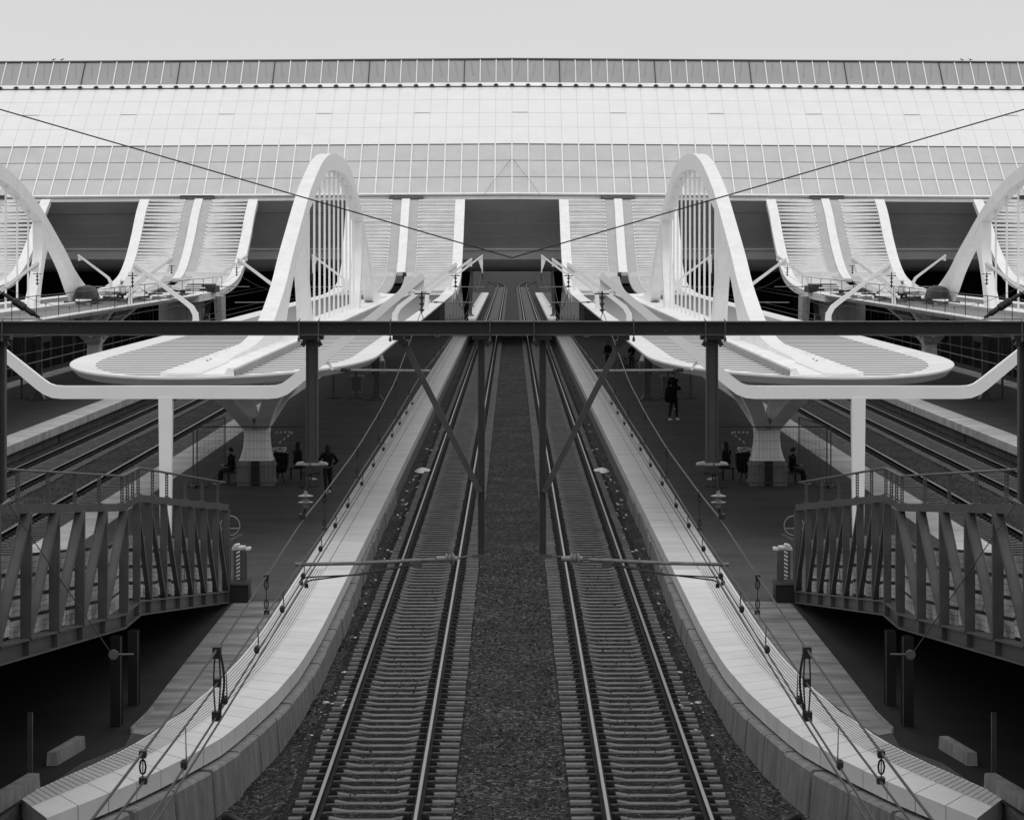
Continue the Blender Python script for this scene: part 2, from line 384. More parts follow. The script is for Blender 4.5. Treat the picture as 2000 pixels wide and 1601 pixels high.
# ------------------------------------------------------------------ tracks
def sleeper_into(m, cx, y):
    # dished concrete sleeper: high rail seats, lower middle
    L = 1.28; prof = [(-1.15,-.15),(-.52,-.145),(-.34,-.178),(.34,-.178),(.52,-.145),(L,-.15)]
    secs = []
    for x, z in prof: secs.append([(cx+x, y-.13, -.3), (cx+x, y-.08, z), (cx+x, y+.08, z), (cx+x, y+.13, -.3)])
    m.m = 0; m.loft(secs)
    m.m = 1
    for sx in (-.75, .75):
        m.box(cx+sx-.2, cx+sx+.2, y-.09, y+.09, -.16, -.139)
        for d in (-.13, .13): m.hexa([(cx+sx+d-.06,y-.07,-.139),(cx+sx+d+.06,y-.07,-.139),(cx+sx+d+.06,y+.07,-.139),(cx+sx+d-.06,y+.07,-.139)],[(cx+sx+d-.035,y-.05,-.085),(cx+sx+d+.035,y-.05,-.085),(cx+sx+d+.035,y+.05,-.085),(cx+sx+d-.035,y+.05,-.085)])
def track(cx, y0, y1, label, curve=False, first=0):
    t = empty('railway_track', (cx, y0, -.3)); tag(t, label, 'track', 'railway tracks')
    ys = []
    y = y0
    while y < y1: ys.append(y); y += 2 if y < 600 else 4
    def cxf(y):
        if not curve or y < 560: return cx
        return cx-((y-560)/60.0)**2*1.6
    for sx in (-.755, .755):
        m = MB()
        secs = []
        for y in ys:
            x = cxf(y)+sx
            secs.append([(x-.075,y,-.175),(x-.075,y,-.135),(x-.02,y,-.115),(x-.02,y,-.045),(x-.034,y,-.03),(x-.036,y,-.006),(x+.036,y,-.006),(x+.034,y,-.03),(x+.02,y,-.045),(x+.02,y,-.115),(x+.075,y,-.135),(x+.075,y,-.175)])
        m.loft(secs)
        r = m.build('rail', RAILW, t)
        m = MB(); m.loft([[(cxf(y)+sx-.028,y,-.0055),(cxf(y)+sx-.021,y,0),(cxf(y)+sx+.021,y,0),(cxf(y)+sx+.028,y,-.0055)] for y in ys])
        m.build('rail_head', RAILT, r)
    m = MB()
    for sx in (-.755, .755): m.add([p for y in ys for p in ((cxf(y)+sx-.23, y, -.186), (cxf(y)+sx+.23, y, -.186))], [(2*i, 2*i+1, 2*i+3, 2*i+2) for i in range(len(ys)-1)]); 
    o = m.build('rust_shade_ballast', STAIN_SHADE, t); o['kind'] = 'stuff'  # strips mix rust stain with painted shade of the rails
    m = MB()
    for a_, b_ in ((-.52, .52), (-1.3, -.99), (.99, 1.3)): m.add([p for y in ys for p in ((cxf(y)+a_, y, -.192), (cxf(y)+b_, y, -.192))], [(2*i, 2*i+1, 2*i+3, 2*i+2) for i in range(len(ys)-1)])
    o = m.build('dust_shade_ballast', BALLASTD, t); o['kind'] = 'stuff'  # brake dust plus the shade between sleepers, put into the colour
    ny = first
    m = MB(); sleeper_into(m, cx, ny); s0 = m.build('sleeper', [SLEEP, CLIP], t)
    for k in range(1, 100):
        c = s0.copy(); COL.objects.link(c); c.parent = t; c.location = (random.uniform(-.012, .012), .6*k+random.uniform(-.008, .008), 0)
    m = MB(); y = ny+60
    while y < min(y1, 560): sleeper_into(m, cx, y); y += .6
    o = m.build('sleeper', [SLEEP, CLIP], t); o['kind'] = 'stuff'

# ------------------------------------------------------------------ canopy (deck, rim, plinth, arch with hangers, columns, ramp up to the hall)
ARCH_OUT = [(75.0,4.98),(78.1,5.16),(82.4,5.2),(85.9,5.3),(88.7,5.5),(91.8,5.9),(96.2,6.95),(99.1,7.94),(102.6,8.99),(106.6,10.16),(109.1,10.78),(113.7,11.69),(117.4,12.2),(120.5,12.44),(123.4,12.54),(126.0,12.56)]
ARCH_IN = [(75.2,4.96),(80,4.97),(85,4.98),(90,4.99),(94,5.0),(96.3,5.6),(97.9,6.35),(99.2,6.95),(101.5,7.8),(104.2,8.72),(107.1,9.66),(110.0,10.2),(113.4,10.9),(116.8,11.42),(120.0,11.7),(123.4,11.82),(126.0,11.86)]
LEG_F = [(104.2,8.72),(105.6,8.0),(106.5,7.2),(107.3,6.2),(107.9,5.0)]
LEG_B = [(107.1,9.66),(107.1,8.9),(107.1,7.9),(108.3,6.4),(110.0,5.0)]
MID = 126.0
RAMP = [(183,5.0),(190,5.03),(197,5.12),(203,5.3),(208,5.6),(211.5,6.0),(214.3,6.6),(216.8,7.4),(219,8.3),(221.4,9.4),(224,10.8),(227.3,12.2)]
def catmull(pts, sub):
    out = []
    P = [Vector(p) for p in pts]
    for i in range(len(P)-1):
        p0 = P[max(i-1, 0)]; p1 = P[i]; p2 = P[i+1]; p3 = P[min(i+2, len(P)-1)]
        for k in range(sub):
            t = k/sub; out.append(.5*((2*p1)+(p2-p0)*t+(2*p0-5*p1+4*p2-p3)*t*t+(3*p1-p0-3*p2+p3)*t**3))
    out.append(P[-1]); return out
def outline(cx, hx, yc, ay, yend, n=28):
    pts = [(cx-hx, yend)]
    for k in range(0, 9): pts.append((cx-hx, lerp(yend, yc, (k+1)/10)))
    for k in range(n+1):
        t = math.pi*k/n; pts.append((cx-hx*math.cos(t), yc-ay*math.sin(t)))
    for k in range(0, 9): pts.append((cx+hx, lerp(yc, yend, (k+1)/10)))
    pts.append((cx+hx, yend)); return pts
def halfx(cx, hx, yc, ay, y):
    if y >= yc: return hx
    t = (yc-y)/ay
    return hx*math.sqrt(max(0, 1-t*t))
def band(m, A, B, x0, x1):   # solid between two (y,z) polylines, from x0 to x1
    n = len(A)
    secs = [[(x0,a[0],a[1]),(x1,a[0],a[1]),(x1,b[0],b[1]),(x0,b[0],b[1])] for a, b in zip(A, B)]
    m.loft(secs)
def canopy(dx, row, label):
    cx = -8.45+dx
    y0cut = 60 if row < 2 else 60
    t = empty('platform_canopy', (cx, 88.7, .55)); tag(t, label, 'canopy', 'arched platform canopies')
    # rim ring and fascia
    o_ = outline(cx, 4.4, 82, 14, 190); i_ = outline(cx, 3.66, 82, 13.1, 190); f_ = outline(cx, 4.22, 82, 13.8, 190)
    m = MB(); n = len(o_)
    m.loft([[(o_[k][0],o_[k][1],5.05),(o_[k][0],o_[k][1],5.0),(i_[k][0],i_[k][1],4.94),(i_[k][0],i_[k][1],5.02)] for k in range(n)])
    m.build('rim', RIM, t, smooth=True)
    m = MB(); m.loft([[(o_[k][0],o_[k][1],4.999),(f_[k][0],f_[k][1],4.82),(f_[k][0]*.98+cx*.02,f_[k][1]+.1,4.82),(i_[k][0],i_[k][1],4.90)] for k in range(n)])
    m.build('fascia', FASCIA, t, smooth=True)
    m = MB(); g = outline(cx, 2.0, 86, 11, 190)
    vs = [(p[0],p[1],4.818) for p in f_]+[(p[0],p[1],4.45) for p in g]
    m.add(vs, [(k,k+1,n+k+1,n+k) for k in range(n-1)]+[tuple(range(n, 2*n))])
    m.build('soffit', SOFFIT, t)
    # slats either side of the plinth
    m = MB(); y = 69.3; L = 1.28
    pl, pr = cx-.5, cx+1.35
    for sgn in (0, 1):
        y = 69.3
        while y < 182:
            y2 = y+L; h = halfx(cx, 3.68, 82, 13.1, y+L*.5)
            x0, x1 = (cx-h, pl) if sgn == 0 else (pr, cx+h)
            if x1-x0 > .3:
                hf = halfx(cx, 3.68, 82, 13.1, y); hb = halfx(cx, 3.68, 82, 13.1, y2)
                xa0, xb0 = (cx-hf, cx-hb) if sgn == 0 else (pr, pr)
                xa1, xb1 = (pl, pl) if sgn == 0 else (cx+hf, cx+hb)
                if sgn == 1 and xa1 < pr: xa1 = pr+.01
                if sgn == 0 and xa0 > pl: xa0 = pl-.01
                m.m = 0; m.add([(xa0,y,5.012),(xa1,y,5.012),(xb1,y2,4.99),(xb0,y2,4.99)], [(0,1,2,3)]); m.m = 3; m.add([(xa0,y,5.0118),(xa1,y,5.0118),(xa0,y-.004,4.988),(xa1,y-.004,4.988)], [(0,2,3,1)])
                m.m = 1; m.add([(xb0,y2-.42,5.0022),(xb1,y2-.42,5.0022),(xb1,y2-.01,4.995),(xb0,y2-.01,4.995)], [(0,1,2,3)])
            y = y2
    m.m = 2; m.add([(cx-3.4,84,4.93),(cx+3.4,84,4.93),(cx+3.4,190,4.93),(cx-3.4,190,4.93)], [(0,1,2,3)])
    m.add([(cx-1.9,72,4.93),(cx+1.9,72,4.93),(cx+3.4,84,4.93),(cx-3.4,84,4.93)], [(0,1,2,3)])
    m.build('slat_deck', [SLAT, SLATG, DARKL, RISER_SHADE], t)
    # plinth / gutter running along the middle
    m = MB(); m.m = 0
    m.loft([[(cx-.52,y,4.94),(cx-.52,y,5.13),(cx-.40,y,5.15),(cx-.34,y,5.08),(cx+1.1,y,5.08),(cx+1.2,y,5.24),(cx+1.33,y,5.22),(cx+1.38,y,4.94)] for y in (69.0, 74, 90, 120, 150, 172, 185)])
    p = m.build('spine_plinth', WHITE2, t)
    m = MB(); m.box(cx-.42, cx+.5, 69.1, 76, 5.082, 5.12); m.build('spine_cover', WHITE, t)
    m = MB(); m.box(cx+1.381, cx+1.40, 69.1, 172, 4.945, 5.19); m.build('gutter_side', mat('gutter_side', .25, .6, .15, .5) if 'gutter_side' not in bpy.data.materials else bpy.data.materials['gutter_side'], t)
    m = MB()
    for k in range(34):
        y = 77+k*.9
        for xx in (cx-.22,): m.tube([(xx,y,5.08),(xx,y,5.11)], .035, 6)
    m.build('bolt', DARKL, t)
    # arch
    xa, xb = cx-.13, cx+.40
    A = catmull([(a, b) for a, b in ARCH_OUT], 3); B = catmull([(a, b) for a, b in ARCH_IN], 3)
    A2 = A+[Vector((2*MID-p.x, p.y)) for p in A[::-1]]; B2 = B+[Vector((2*MID-p.x, p.y)) for p in B[::-1]]
    m = MB(); band(m, A2, B2, xa, xb)
    LF = catmull(LEG_F, 3); LB = catmull(LEG_B, 3)
    band(m, LF, LB, xa+.004, xb-.004)
    band(m, [Vector((2*MID-p.x, p.y)) for p in LF], [Vector((2*MID-p.x, p.y)) for p in LB], xa+.004, xb-.004)
    ar = m.build('arch', WHITE, t, smooth=True)
    y = 110.6
    while y < 143:
        zt = interp([(p.x, p.y) for p in B2[24:-24]], y)
        m = MB(); m.bar(((xa+xb)/2, y, 5.08), ((xa+xb)/2, y, zt+.05), .085, .12)
        m.hexa([((xa+xb)/2-.03,y-.04,zt-.75),((xa+xb)/2+.03,y-.04,zt-.75),((xa+xb)/2+.03,y+.04,zt-.75),((xa+xb)/2-.03,y+.04,zt-.75)],
               [((xa+xb)/2-.03,y-.35,zt+.08),((xa+xb)/2+.03,y-.35,zt+.08),((xa+xb)/2+.03,y+.35,zt+.08),((xa+xb)/2-.03,y+.35,zt+.08)])
        m.build('hanger', WHITE, ar); y += 3.15
    # columns
    for yc in (88.7, 165):
        xc = -8.35+dx
        m = MB()
        def sq(z, hx, hy, ox=0, oy=0, ch=.2):
            c = min(hx, hy)*ch
            return [(xc+ox-hx+c,yc+oy-hy,z),(xc+ox+hx-c,yc+oy-hy,z),(xc+ox+hx,yc+oy-hy+c,z),(xc+ox+hx,yc+oy+hy-c,z),(xc+ox+hx-c,yc+oy+hy,z),(xc+ox-hx+c,yc+oy+hy,z),(xc+ox-hx,yc+oy+hy-c,z),(xc+ox-hx,yc+oy-hy+c,z)]
        m.loft([sq(1.36,.56,.6), sq(1.5,.5,.55), sq(1.8,.42,.5), sq(2.15,.39,.48), sq(2.5,.42,.6), sq(2.75,.5,.8)])
        for ax, ay in ((-1,-1),(1,-1),(-1,1),(1,1)):
            def ring(f, w1, w2):
                zz = lerp(2.35, 4.84, f); ox = ax*lerp(.14, 1.55, f**1.1); oy = ay*lerp(.25, 6.3, f**1.1)
                return [(xc+ox-w1,yc+oy-w2,zz),(xc+ox+w1,yc+oy-w2,zz),(xc+ox+w1,yc+oy+w2,zz),(xc+ox-w1,yc+oy+w2,zz)]
            m.loft([ring(0,.24,.32), ring(.3,.25,.4), ring(.6,.32,.55), ring(1,.6,1.2)])
        c = m.build('column', WHITE2, t, smooth=True)
        m = MB(); m.box(xc-.6, xc+.6, yc-.7, yc+.7, .55, 1.2); m.hexa([(xc-.64,yc-.74,1.2),(xc+.64,yc-.74,1.2),(xc+.64,yc+.74,1.2),(xc-.64,yc+.74,1.2)],[(xc-.56,yc-.62,1.36),(xc+.56,yc-.62,1.36),(xc+.56,yc+.62,1.36),(xc-.56,yc+.62,1.36)])
        p = m.build('pedestal', CONC, c)
        m = MB(); m.box(xc-.13, xc+.13, yc-.76, yc-.6, .56, 1.36); m.build('drain_box', BLACK, p)
    ramp(t, cx, dx, row)
def ramp(t, cx0, dx, row):
    R = catmull(RAMP, 3)
    def cx(y): return cx0-.45*max(0, min(1, (y-186)/40))+(-.3*row if y > 186 else 0)*max(0, min(1, (y-186)/40))
    def hw(y): return 4.4+.55*max(0, min(1, (y-186)/40))
    def sweep(m, o0, o1, dz0, th, pts=R):
        secs = []
        for i, p in enumerate(pts):
            q = pts[min(i+1, len(pts)-1)]-pts[max(i-1, 0)]; nn = Vector((-q.y, q.x)).normalized()   # in (y,z)
            a = p+nn*dz0; b = p+nn*(dz0-th); c = cx(p.x); h = hw(p.x)
            x0 = c+(o0 if abs(o0) < 3 else math.copysign(h, o0)-math.copysign(4.95, o0)+o0)
            x1 = c+(o1 if abs(o1) < 3 else math.copysign(h, o1)-math.copysign(4.95, o1)+o1)
            secs.append([(x0,a.x,a.y),(x1,a.x,a.y),(x1,b.x,b.y),(x0,b.x,b.y)])
        m.loft(secs)
    m = MB(); sweep(m, -4.95, -4.15, .06, .5); sweep(m, 4.15, 4.95, .06, .5); rp = m.build('ramp_edge', WHITE, t, smooth=True)
    m = MB(); sweep(m, -.34, .34, .12, .3, [p for p in R if p.y > (6.1 if row == 0 else 5.6)]); m.build('ramp_spine', WHITE, t)
    m = MB(); sweep(m, -1.15, -.345, .0, .12); sweep(m, .345, 1.15, .0, .12); m.build('ramp_gutter', GUTTER, t)
    m = MB(); sweep(m, -4.14, -1.16, -.4 if row else -.15, .05); sweep(m, 1.16, 4.14, -.4 if row else -.15, .05); m.build('ramp_backing', (BLACK if row else SLATG), t)  # outer rows: black colour stands in for the shade behind the blades
    # louvre blades, stepping up the curve
    Q = []; acc = 0
    dense = catmull(RAMP, 20); last = dense[0]; Lc = 0; nxt = 2.0
    for p, q in zip(dense, dense[1:]):
        Lc += (q-p).length
        if Lc > nxt and p.y > 5.1: Q.append((p, (q-p).normalized())); nxt = Lc+.62
    for sg in (-1, 1):
        m = MB()
        for k, (p, d) in enumerate(Q):
            nn = Vector((-d.y, d.x)); c = cx(p.x); h = hw(p.x)-.82
            steep = min(1, max(0, (p.y-5.6)/3))
            xi, xo = c+sg*1.17, c+sg*h
            w_in, w_out = (.52, .30-.12*steep) if row else (.53, .42)
            def sec(x, wd, lift):
                a = p-d*wd/2+nn*(lift-.05); b = p+d*wd/2+nn*(lift+.03); e = p+d*wd/2+nn*(lift-.03); f = p-d*wd/2+nn*(lift-.11)
                return [(x,a.x,a.y),(x,b.x,b.y),(x,e.x,e.y),(x,f.x,f.y)]
            m.m = 0; m.loft([sec(xi, w_in, .0), sec(xo, w_out, .05)])
            a = p-d*.12
            if row: continue
            m.m = 1; m.loft([[(xi,(a+nn*.012).x,(a+nn*.012).y),(xi,(a+d*.05+nn*.03).x,(a+d*.05+nn*.03).y),(xi,(a-nn*.05).x,(a-nn*.05).y)],[(xo,(a+nn*.03).x,(a+nn*.03).y),(xo,(a+d*.05+nn*.05).x,(a+d*.05+nn*.05).y),(xo,(a-nn*.05).x,(a-nn*.05).y)]])
        m.build('ramp_louvre', [LOUV, GUTTER], t)
    for sg in (-1, 1):
        p = min(R, key=lambda q: abs(q.y-5.95)); m = MB(); a, b = sorted((cx(p.x)+sg*.5, cx(p.x)+sg*(hw(p.x)-.8)))
        m.box(a, b, p.x-.25, p.x+.05, p.y-.05, p.y+.3); m.build('ramp_ledge', WHITE, t)
    m = MB()
    for p, d in Q[::1]:
        nn = Vector((-d.y, d.x)); c = cx(p.x)
        for sg in (-1, 1): m.bar((c+sg*1.16, *(p-d*.18+nn*.03)), (c+sg*1.16, *(p+d*.18+nn*.03)), .07, .05)
    m.build('louvre_clip', WHITE, t)

# ------------------------------------------------------------------ station hall
def hall():
    t = empty('station_hall', (0, 240, 0), sym=1); tag(t, 'long white and glazed station hall bridging all the tracks in the background', 'station hall')
    P = 1.4455; NP = 42; XM = P*NP
    dz = lambda x: -.0065*abs(x)
    def strip(m, prof, x0, x1, off=0.0, n=1):
        # surface following (y,z) profile pushed out by off, between x0 and x1
        for (a, b) in zip(prof, prof[1:]):
            d = (Vector(b)-Vector(a)).normalized(); nn = Vector((-d.y, d.x))*off
            m.add([(x0,a[0]+nn.x,a[1]+nn.y+dz(x0)),(x1,a[0]+nn.x,a[1]+nn.y+dz(x1)),(x1,b[0]+nn.x,b[1]+nn.y+dz(x1)),(x0,b[0]+nn.x,b[1]+nn.y+dz(x0))], [(0,1,2,3)])
    def arc(a, b, bulge, n=6):
        a = Vector(a); b = Vector(b); d = (b-a).normalized(); nn = Vector((-d.y, d.x))
        return [tuple(a.lerp(b, k/n)+nn*bulge*4*(k/n)*(1-k/n)) for k in range(n+1)]
    low = arc((228.2, 12.78), (235, 17.2), -.05); mid = arc((235.05, 17.25), (244.6, 22.75), .18); up = [(244.95, 23.15), (247.6, 25.35)]
    def mul(m, prof, x, w_, h, off0=0):
        secs = []
        for i, p in enumerate(prof):
            q = Vector(prof[min(i+1, len(prof)-1)])-Vector(prof[max(i-1, 0)]); nn = Vector((-q.y, q.x)).normalized(); p = Vector(p); a = p+nn*(off0+h); b = p+nn*off0
            secs.append([(x-w_/2,b.x,b.y+dz(x)),(x-w_/2,a.x,a.y+dz(x)),(x+w_/2,a.x,a.y+dz(x)),(x+w_/2,b.x,b.y+dz(x))])
        m.loft(secs)
    def hline(m, prof, f, w_, h):
        i = min(int(f*(len(prof)-1)), len(prof)-2); fr = f*(len(prof)-1)-i; a = Vector(prof[i]); b = Vector(prof[i+1]); p = a.lerp(b, fr); d = (b-a).normalized(); nn = Vector((-d.y, d.x))
        for x0, x1 in ((-XM, 0), (0, XM)):
            q = [p-d*w_/2, p+d*w_/2, p+d*w_/2+nn*h, p-d*w_/2+nn*h]
            m.loft([[(x0, v.x, v.y+dz(x0)) for v in q], [(x1, v.x, v.y+dz(x1)) for v in q]])
    for sx in (-1, 1):
        m = MB(); strip(m, low, 0, sx*XM); m.build('lower_glazing', GLASSL, t, sym=1)
        m = MB(); strip(m, mid, 0, sx*XM); m.build('roof_panels', PANEL, t, sym=1, smooth=True)
        m = MB(); strip(m, up, 0, sx*XM); m.build('upper_glazing', GLASSU, t, sym=1)
    m = MB()
    for k in range(-NP, NP+1): m = MB(); mul(m, low, k*P, .10, .10); m.build('mullion', WHITE, t, sym=1)
    m = MB()
    for k in range(-NP, NP+1): mul(m, mid, k*P, .022, .008)
    for f in (.26, .5, .74): hline(m, mid, f, .022, .008)
    for k in range(-NP, NP+1):
        if k % 6 == 0: 
            a = Vector(mid[3]); m.box(k*P+.05, (k+1)*P-.05, a.x-.03, a.x+.03, a.y+.02+dz(k*P), a.y+.055+dz(k*P))
    m.build('panel_seam', PANELJ, t, sym=1)
    m = MB()
    for f in (.335, .67): hline(m, low, f, .055, .02)
    hline(m, low, .995, .09, .05)
    m.build('glazing_seam', DARKL, t, sym=1)
    m = MB(); m2 = MB(); m3 = MB()
    for k in range(-NP, NP+1):
        m = MB(); mul(m, up, k*P*1.0, .07 if (k % 6) == 3 else .08, .1); m.build('expansion_joint' if (k % 6) == 3 else 'glazing_bar', BLACK if (k % 6) == 3 else WHITE, t, sym=1)
        x = k*P; m3 = MB(); m3.box(x-.2, x+.2, 244.35, 244.55, 22.84+dz(x), 22.96+dz(x)); m3.box(x-.06, x+.06, 244.45, 244.6, 22.96+dz(x), 23.04+dz(x))
        m3.build('bar_foot', BLACK, t, sym=1)
    m = MB()
    for k in range(-NP, NP):
        x = (k+.45)*P; s_ = -1 if x < 0 else 1
        def pt(f, xx): a = Vector(up[0]).lerp(Vector(up[1]), f); return a
        a, b = pt(.3, 0), pt(.92, 0)
        m.add([(x-s_*.2-.07, a.x-.012, a.y+.012+dz(x)), (x-s_*.2+.07, a.x-.012, a.y+.012+dz(x)), (x+s_*.05+.07, b.x-.012, b.y+.012+dz(x)), (x+s_*.05-.07, b.x-.012, b.y+.012+dz(x))], [(0,1,2,3)])
        m.build('inner_rafter', RAFT, t, sym=1); m = MB()
    for x0, x1 in ((-XM, 0), (0, XM)):
        def lf(m, ring): m.loft([[(x0, y, z+dz(x0)) for y, z in ring], [(x1, y, z+dz(x1)) for y, z in ring]])
        m = MB(); lf(m, [(247.62,25.30),(247.5,25.42),(247.9,25.56),(248.1,25.4)]); m.build('ridge_cap', mat('ridge_dark', .05) if 'ridge_dark' not in bpy.data.materials else bpy.data.materials['ridge_dark'], t, sym=1)
        m = MB(); lf(m, [(244.55,22.72),(244.5,22.82),(244.75,23.08),(245.1,23.2),(245.1,22.7)]); m.build('gutter', WHITE2, t, sym=1)
        m = MB(); lf(m, [(244.58,22.70),(244.46,22.79),(244.46,22.74),(244.55,22.66)]); m.build('gutter_dark_line', DARKL, t, sym=1)  # thin dark line along the foot of the gutter
        m = MB(); lf(m, [(228.5,12.62),(227.9,12.62),(227.85,12.76),(228.1,12.86),(228.5,12.84)]); lf(m, [(228.45,12.28),(228.0,12.28),(228.0,12.575),(228.45,12.575)]); m.build('eaves_beam', WHITE, t, sym=1)
        m = MB(); lf(m, [(228.4,12.576),(228.12,12.576),(228.12,12.619),(228.4,12.619)]); m.build('eaves_gap', GREYP, t, sym=1)
        m = MB(); m.add([(x0,228.2,12.28+dz(x0)),(x1,228.2,12.28+dz(x1)),(x1,230,11.3+dz(x1)),(x0,230,11.3+dz(x0))], [(0,1,2,3)]); m.build('recess_soffit', mat('recess', .72, .6, .08, .5) if 'recess' not in bpy.data.materials else bpy.data.materials['recess'], t, sym=1)
        m = MB(); m.add([(x0,230,11.3),(x1,230,11.3),(x1,232.4,8.12),(x0,232.4,8.12)], [(0,1,2,3)]); m.build('dark_wall', HALLD, t, sym=1)
        m = MB(); m.box(x0, x1, 232.0, 232.5, 8.0, 8.12); m.build('wall_ledge', WHITE, t, sym=1)
        bel = [(232.2,8.0),(231.7,7.7),(231.7,7.2),(232.3,6.6),(233.6,6.25),(236,6.1),(285,6.1),(285,8.0)]
        m = MB(); m.loft([[(x0, y, z) for y, z in bel], [(x1, y, z) for y, z in bel]]); m.build('belly', HALLB, t, sym=1, smooth=True)
    m = MB()
    for k in range(-NP, NP+1):
        x = k*P; m.hexa([(x-.012,229.985,11.3),(x+.012,229.985,11.3),(x+.012,230,11.3),(x-.012,230,11.3)],[(x-.012,232.37,8.12),(x+.012,232.37,8.12),(x+.012,232.4,8.12),(x-.012,232.4,8.12)])
    for f in (.33, .66): yy, zz = lerp(230, 232.4, f), lerp(11.3, 8.12, f); m.box(-XM, XM, yy-.02, yy, zz-.012, zz+.012)
    m.build('wall_seam', GLASSL, t, sym=1)
    # far side of the roof, so it is a real building
    m = MB(); m.loft([[(x, y, z+dz(x)) for y, z in ((248,25.35),(262,25.3),(285,12.5),(285,8))] for x in (-XM, 0, XM)], closed=False, caps=False); m.build('back_roof', PANEL, t, sym=1)
    for sx in (-1, 1):
        m = MB(); m.add([(sx*XM, y, z+dz(XM)) for y, z in ((228.2,12.3),(235,17.2),(244.6,22.8),(247.6,25.35),(262,25.3),(285,12.5),(285,6.2),(234,6.3))], [tuple(range(8))]); m.build('end_wall', WHITE2, t, sym=1)
    # patches above each canopy where the gutter is open
    for sx in (-1, 1):
        for xx in (8.9, 26.5, 44.1):
            m = MB(); m.box(sx*xx-1.42, sx*xx+1.42, 227.6, 228.4, 12.24, 12.6)
            o = m.build('access_hatch', STEELM, t, sym=1)
            m = MB()
            for z_ in (12.3, 12.42, 12.54): m.box(sx*xx-1.38, sx*xx+1.38, 227.56, 227.6, z_-.012+dz(xx), z_+.02+dz(xx))
            m.build('hatch_rail', GUTTER, o, sym=1)

# ------------------------------------------------------------------ white portal masts
def insul(m, x, y, z0, z1, r=.07, n=3):
    prof = [(.018, 0)]
    L = z1-z0
    for k in range(n):
        h = L*(k+.5)/n; prof += [(.022, h-.04), (r, h-.015), (r*.8, h+.01), (.022, h+.03)]
    prof.append((.018, L)); m.lathe((x, y, z0), prof, 10)
def arm_tail(t, cx, s_, y, big=False):
    tip = (cx+s_*6.15, y, 7.68)
    m = MB()
    # gusset plate and strut hanging below the tip
    L = 1.35 if big else .42
    m.hexa([(tip[0]-s_*.34,y-.04,tip[2]-.34),(tip[0],y-.04,tip[2]-L),(tip[0],y+.04,tip[2]-L),(tip[0]-s_*.34,y+.04,tip[2]-.34)],
           [(tip[0]-s_*.34,y-.04,tip[2]-.20),(tip[0],y-.04,tip[2]+.05),(tip[0],y+.04,tip[2]+.05),(tip[0]-s_*.34,y+.04,tip[2]-.20)])
    m.build('tip_plate', MAST, t)
    m = MB(); zb = tip[2]-L
    m.box(tip[0]-.22, tip[0]+.14, y-.05, y+.05, zb-.06, zb-.03); m.tube([(tip[0]-.05,y,zb-.03),(tip[0]-.05,y,zb+.1)], .02)
    insul(m, tip[0]-.05, y, zb-.5, zb-.06)
    m.build('insulator', WIRE, t)
    # registration arm under it
    m = MB(); x1 = cx+s_*6.3; x0 = cx+s_*3.98
    m.tube([(x0, y, 5.4), (x1, y, 5.38)], .028, 8); insul_x = x0+s_*.18
    m.build('registration_arm', STEELL, t)
    m = MB(); m.lathe((min(insul_x, insul_x+s_*.25), y, 5.4), [(.03,0),(.06,.05),(.03,.08),(.06,.13),(.03,.17),(.03,.25)], 8, 'x'); m.build('arm_insulator', WIRE, t)
    m = MB(); m.bar((x0, y, 5.40), (x0-s_*.28, y, 5.82 if not big else 5.6), .09, .05); m.build('arm_bracket', MAST, t)
def portal_near(cx, y, label):
    t = empty('catenary_mast', (cx, y, .55)); tag(t, label, 'mast', 'white catenary masts')
    m = MB(); m.loft([[(cx+a*w_,y+b*w_*.8,z) for a, b in ((-1,-1),(1,-1),(1,1),(-1,1))] for z, w_ in ((.55,.11),(2,.135),(4.75,.165))]); m.build('column', MAST, t)
    # beam with rounded elbows and raised arms
    m = MB(); pts = []
    def half(s_):
        q = [(0, 4.87)]
        c = 2.75; r = [(c-.3, 4.87), (c-.1, 4.885), (c+.08, 4.95), (c+.26, 5.08)]
        q += r; q += [(4.2, 6.05), (6.15, 7.66)]
        return q
    for s_ in (-1, 1):
        q = half(s_); secs = []
        for i, (x, z) in enumerate(q):
            a = Vector(q[max(i-1, 0)]); b = Vector(q[min(i+1, len(q)-1)]); d = (b-a).normalized()
            if i == 0: d = Vector((1, 0))
            h = lerp(.152, .075, min(1, max(0, (x-2.6)/3.5))); nx, nz = -d.y*h, d.x*h; dp = .12
            secs.append([(cx+s_*(x-nx), y-dp, z-nz), (cx+s_*(x-nx), y+dp, z-nz), (cx+s_*(x+nx), y+dp, z+nz), (cx+s_*(x+nx), y-dp, z+nz)])
        m.loft(secs)
    m.build('beam', MAST, t)
    for s_ in (-1, 1): arm_tail(t, cx, s_, y)
def portal_far(cx, y, label, big=False):
    t = empty('catenary_mast', (cx, y, 4.96)); tag(t, label, 'mast', 'white catenary masts')
    for s_ in (-1, 1):
        q = [(3.74, 4.96), (3.76, 5.2), (3.8, 5.75), (3.95, 6.02), (4.2, 6.22), (5.0, 6.82), (6.15, 7.68)]
        secs = []
        for i, (x, z) in enumerate(q):
            a = Vector(q[max(i-1, 0)]); b = Vector(q[min(i+1, len(q)-1)]); d = (b-a).normalized()
            h = lerp(.13, .06, i/(len(q)-1)); nx, nz = -d.y*h, d.x*h; dp = .1
            secs.append([(cx+s_*(x-nx), y-dp, z-nz), (cx+s_*(x-nx), y+dp, z-nz), (cx+s_*(x+nx), y+dp, z+nz), (cx+s_*(x+nx), y-dp, z+nz)])
        m = MB(); m.loft(secs); m.build('mast_arm', MAST, t)
        arm_tail(t, cx, s_, y, big)

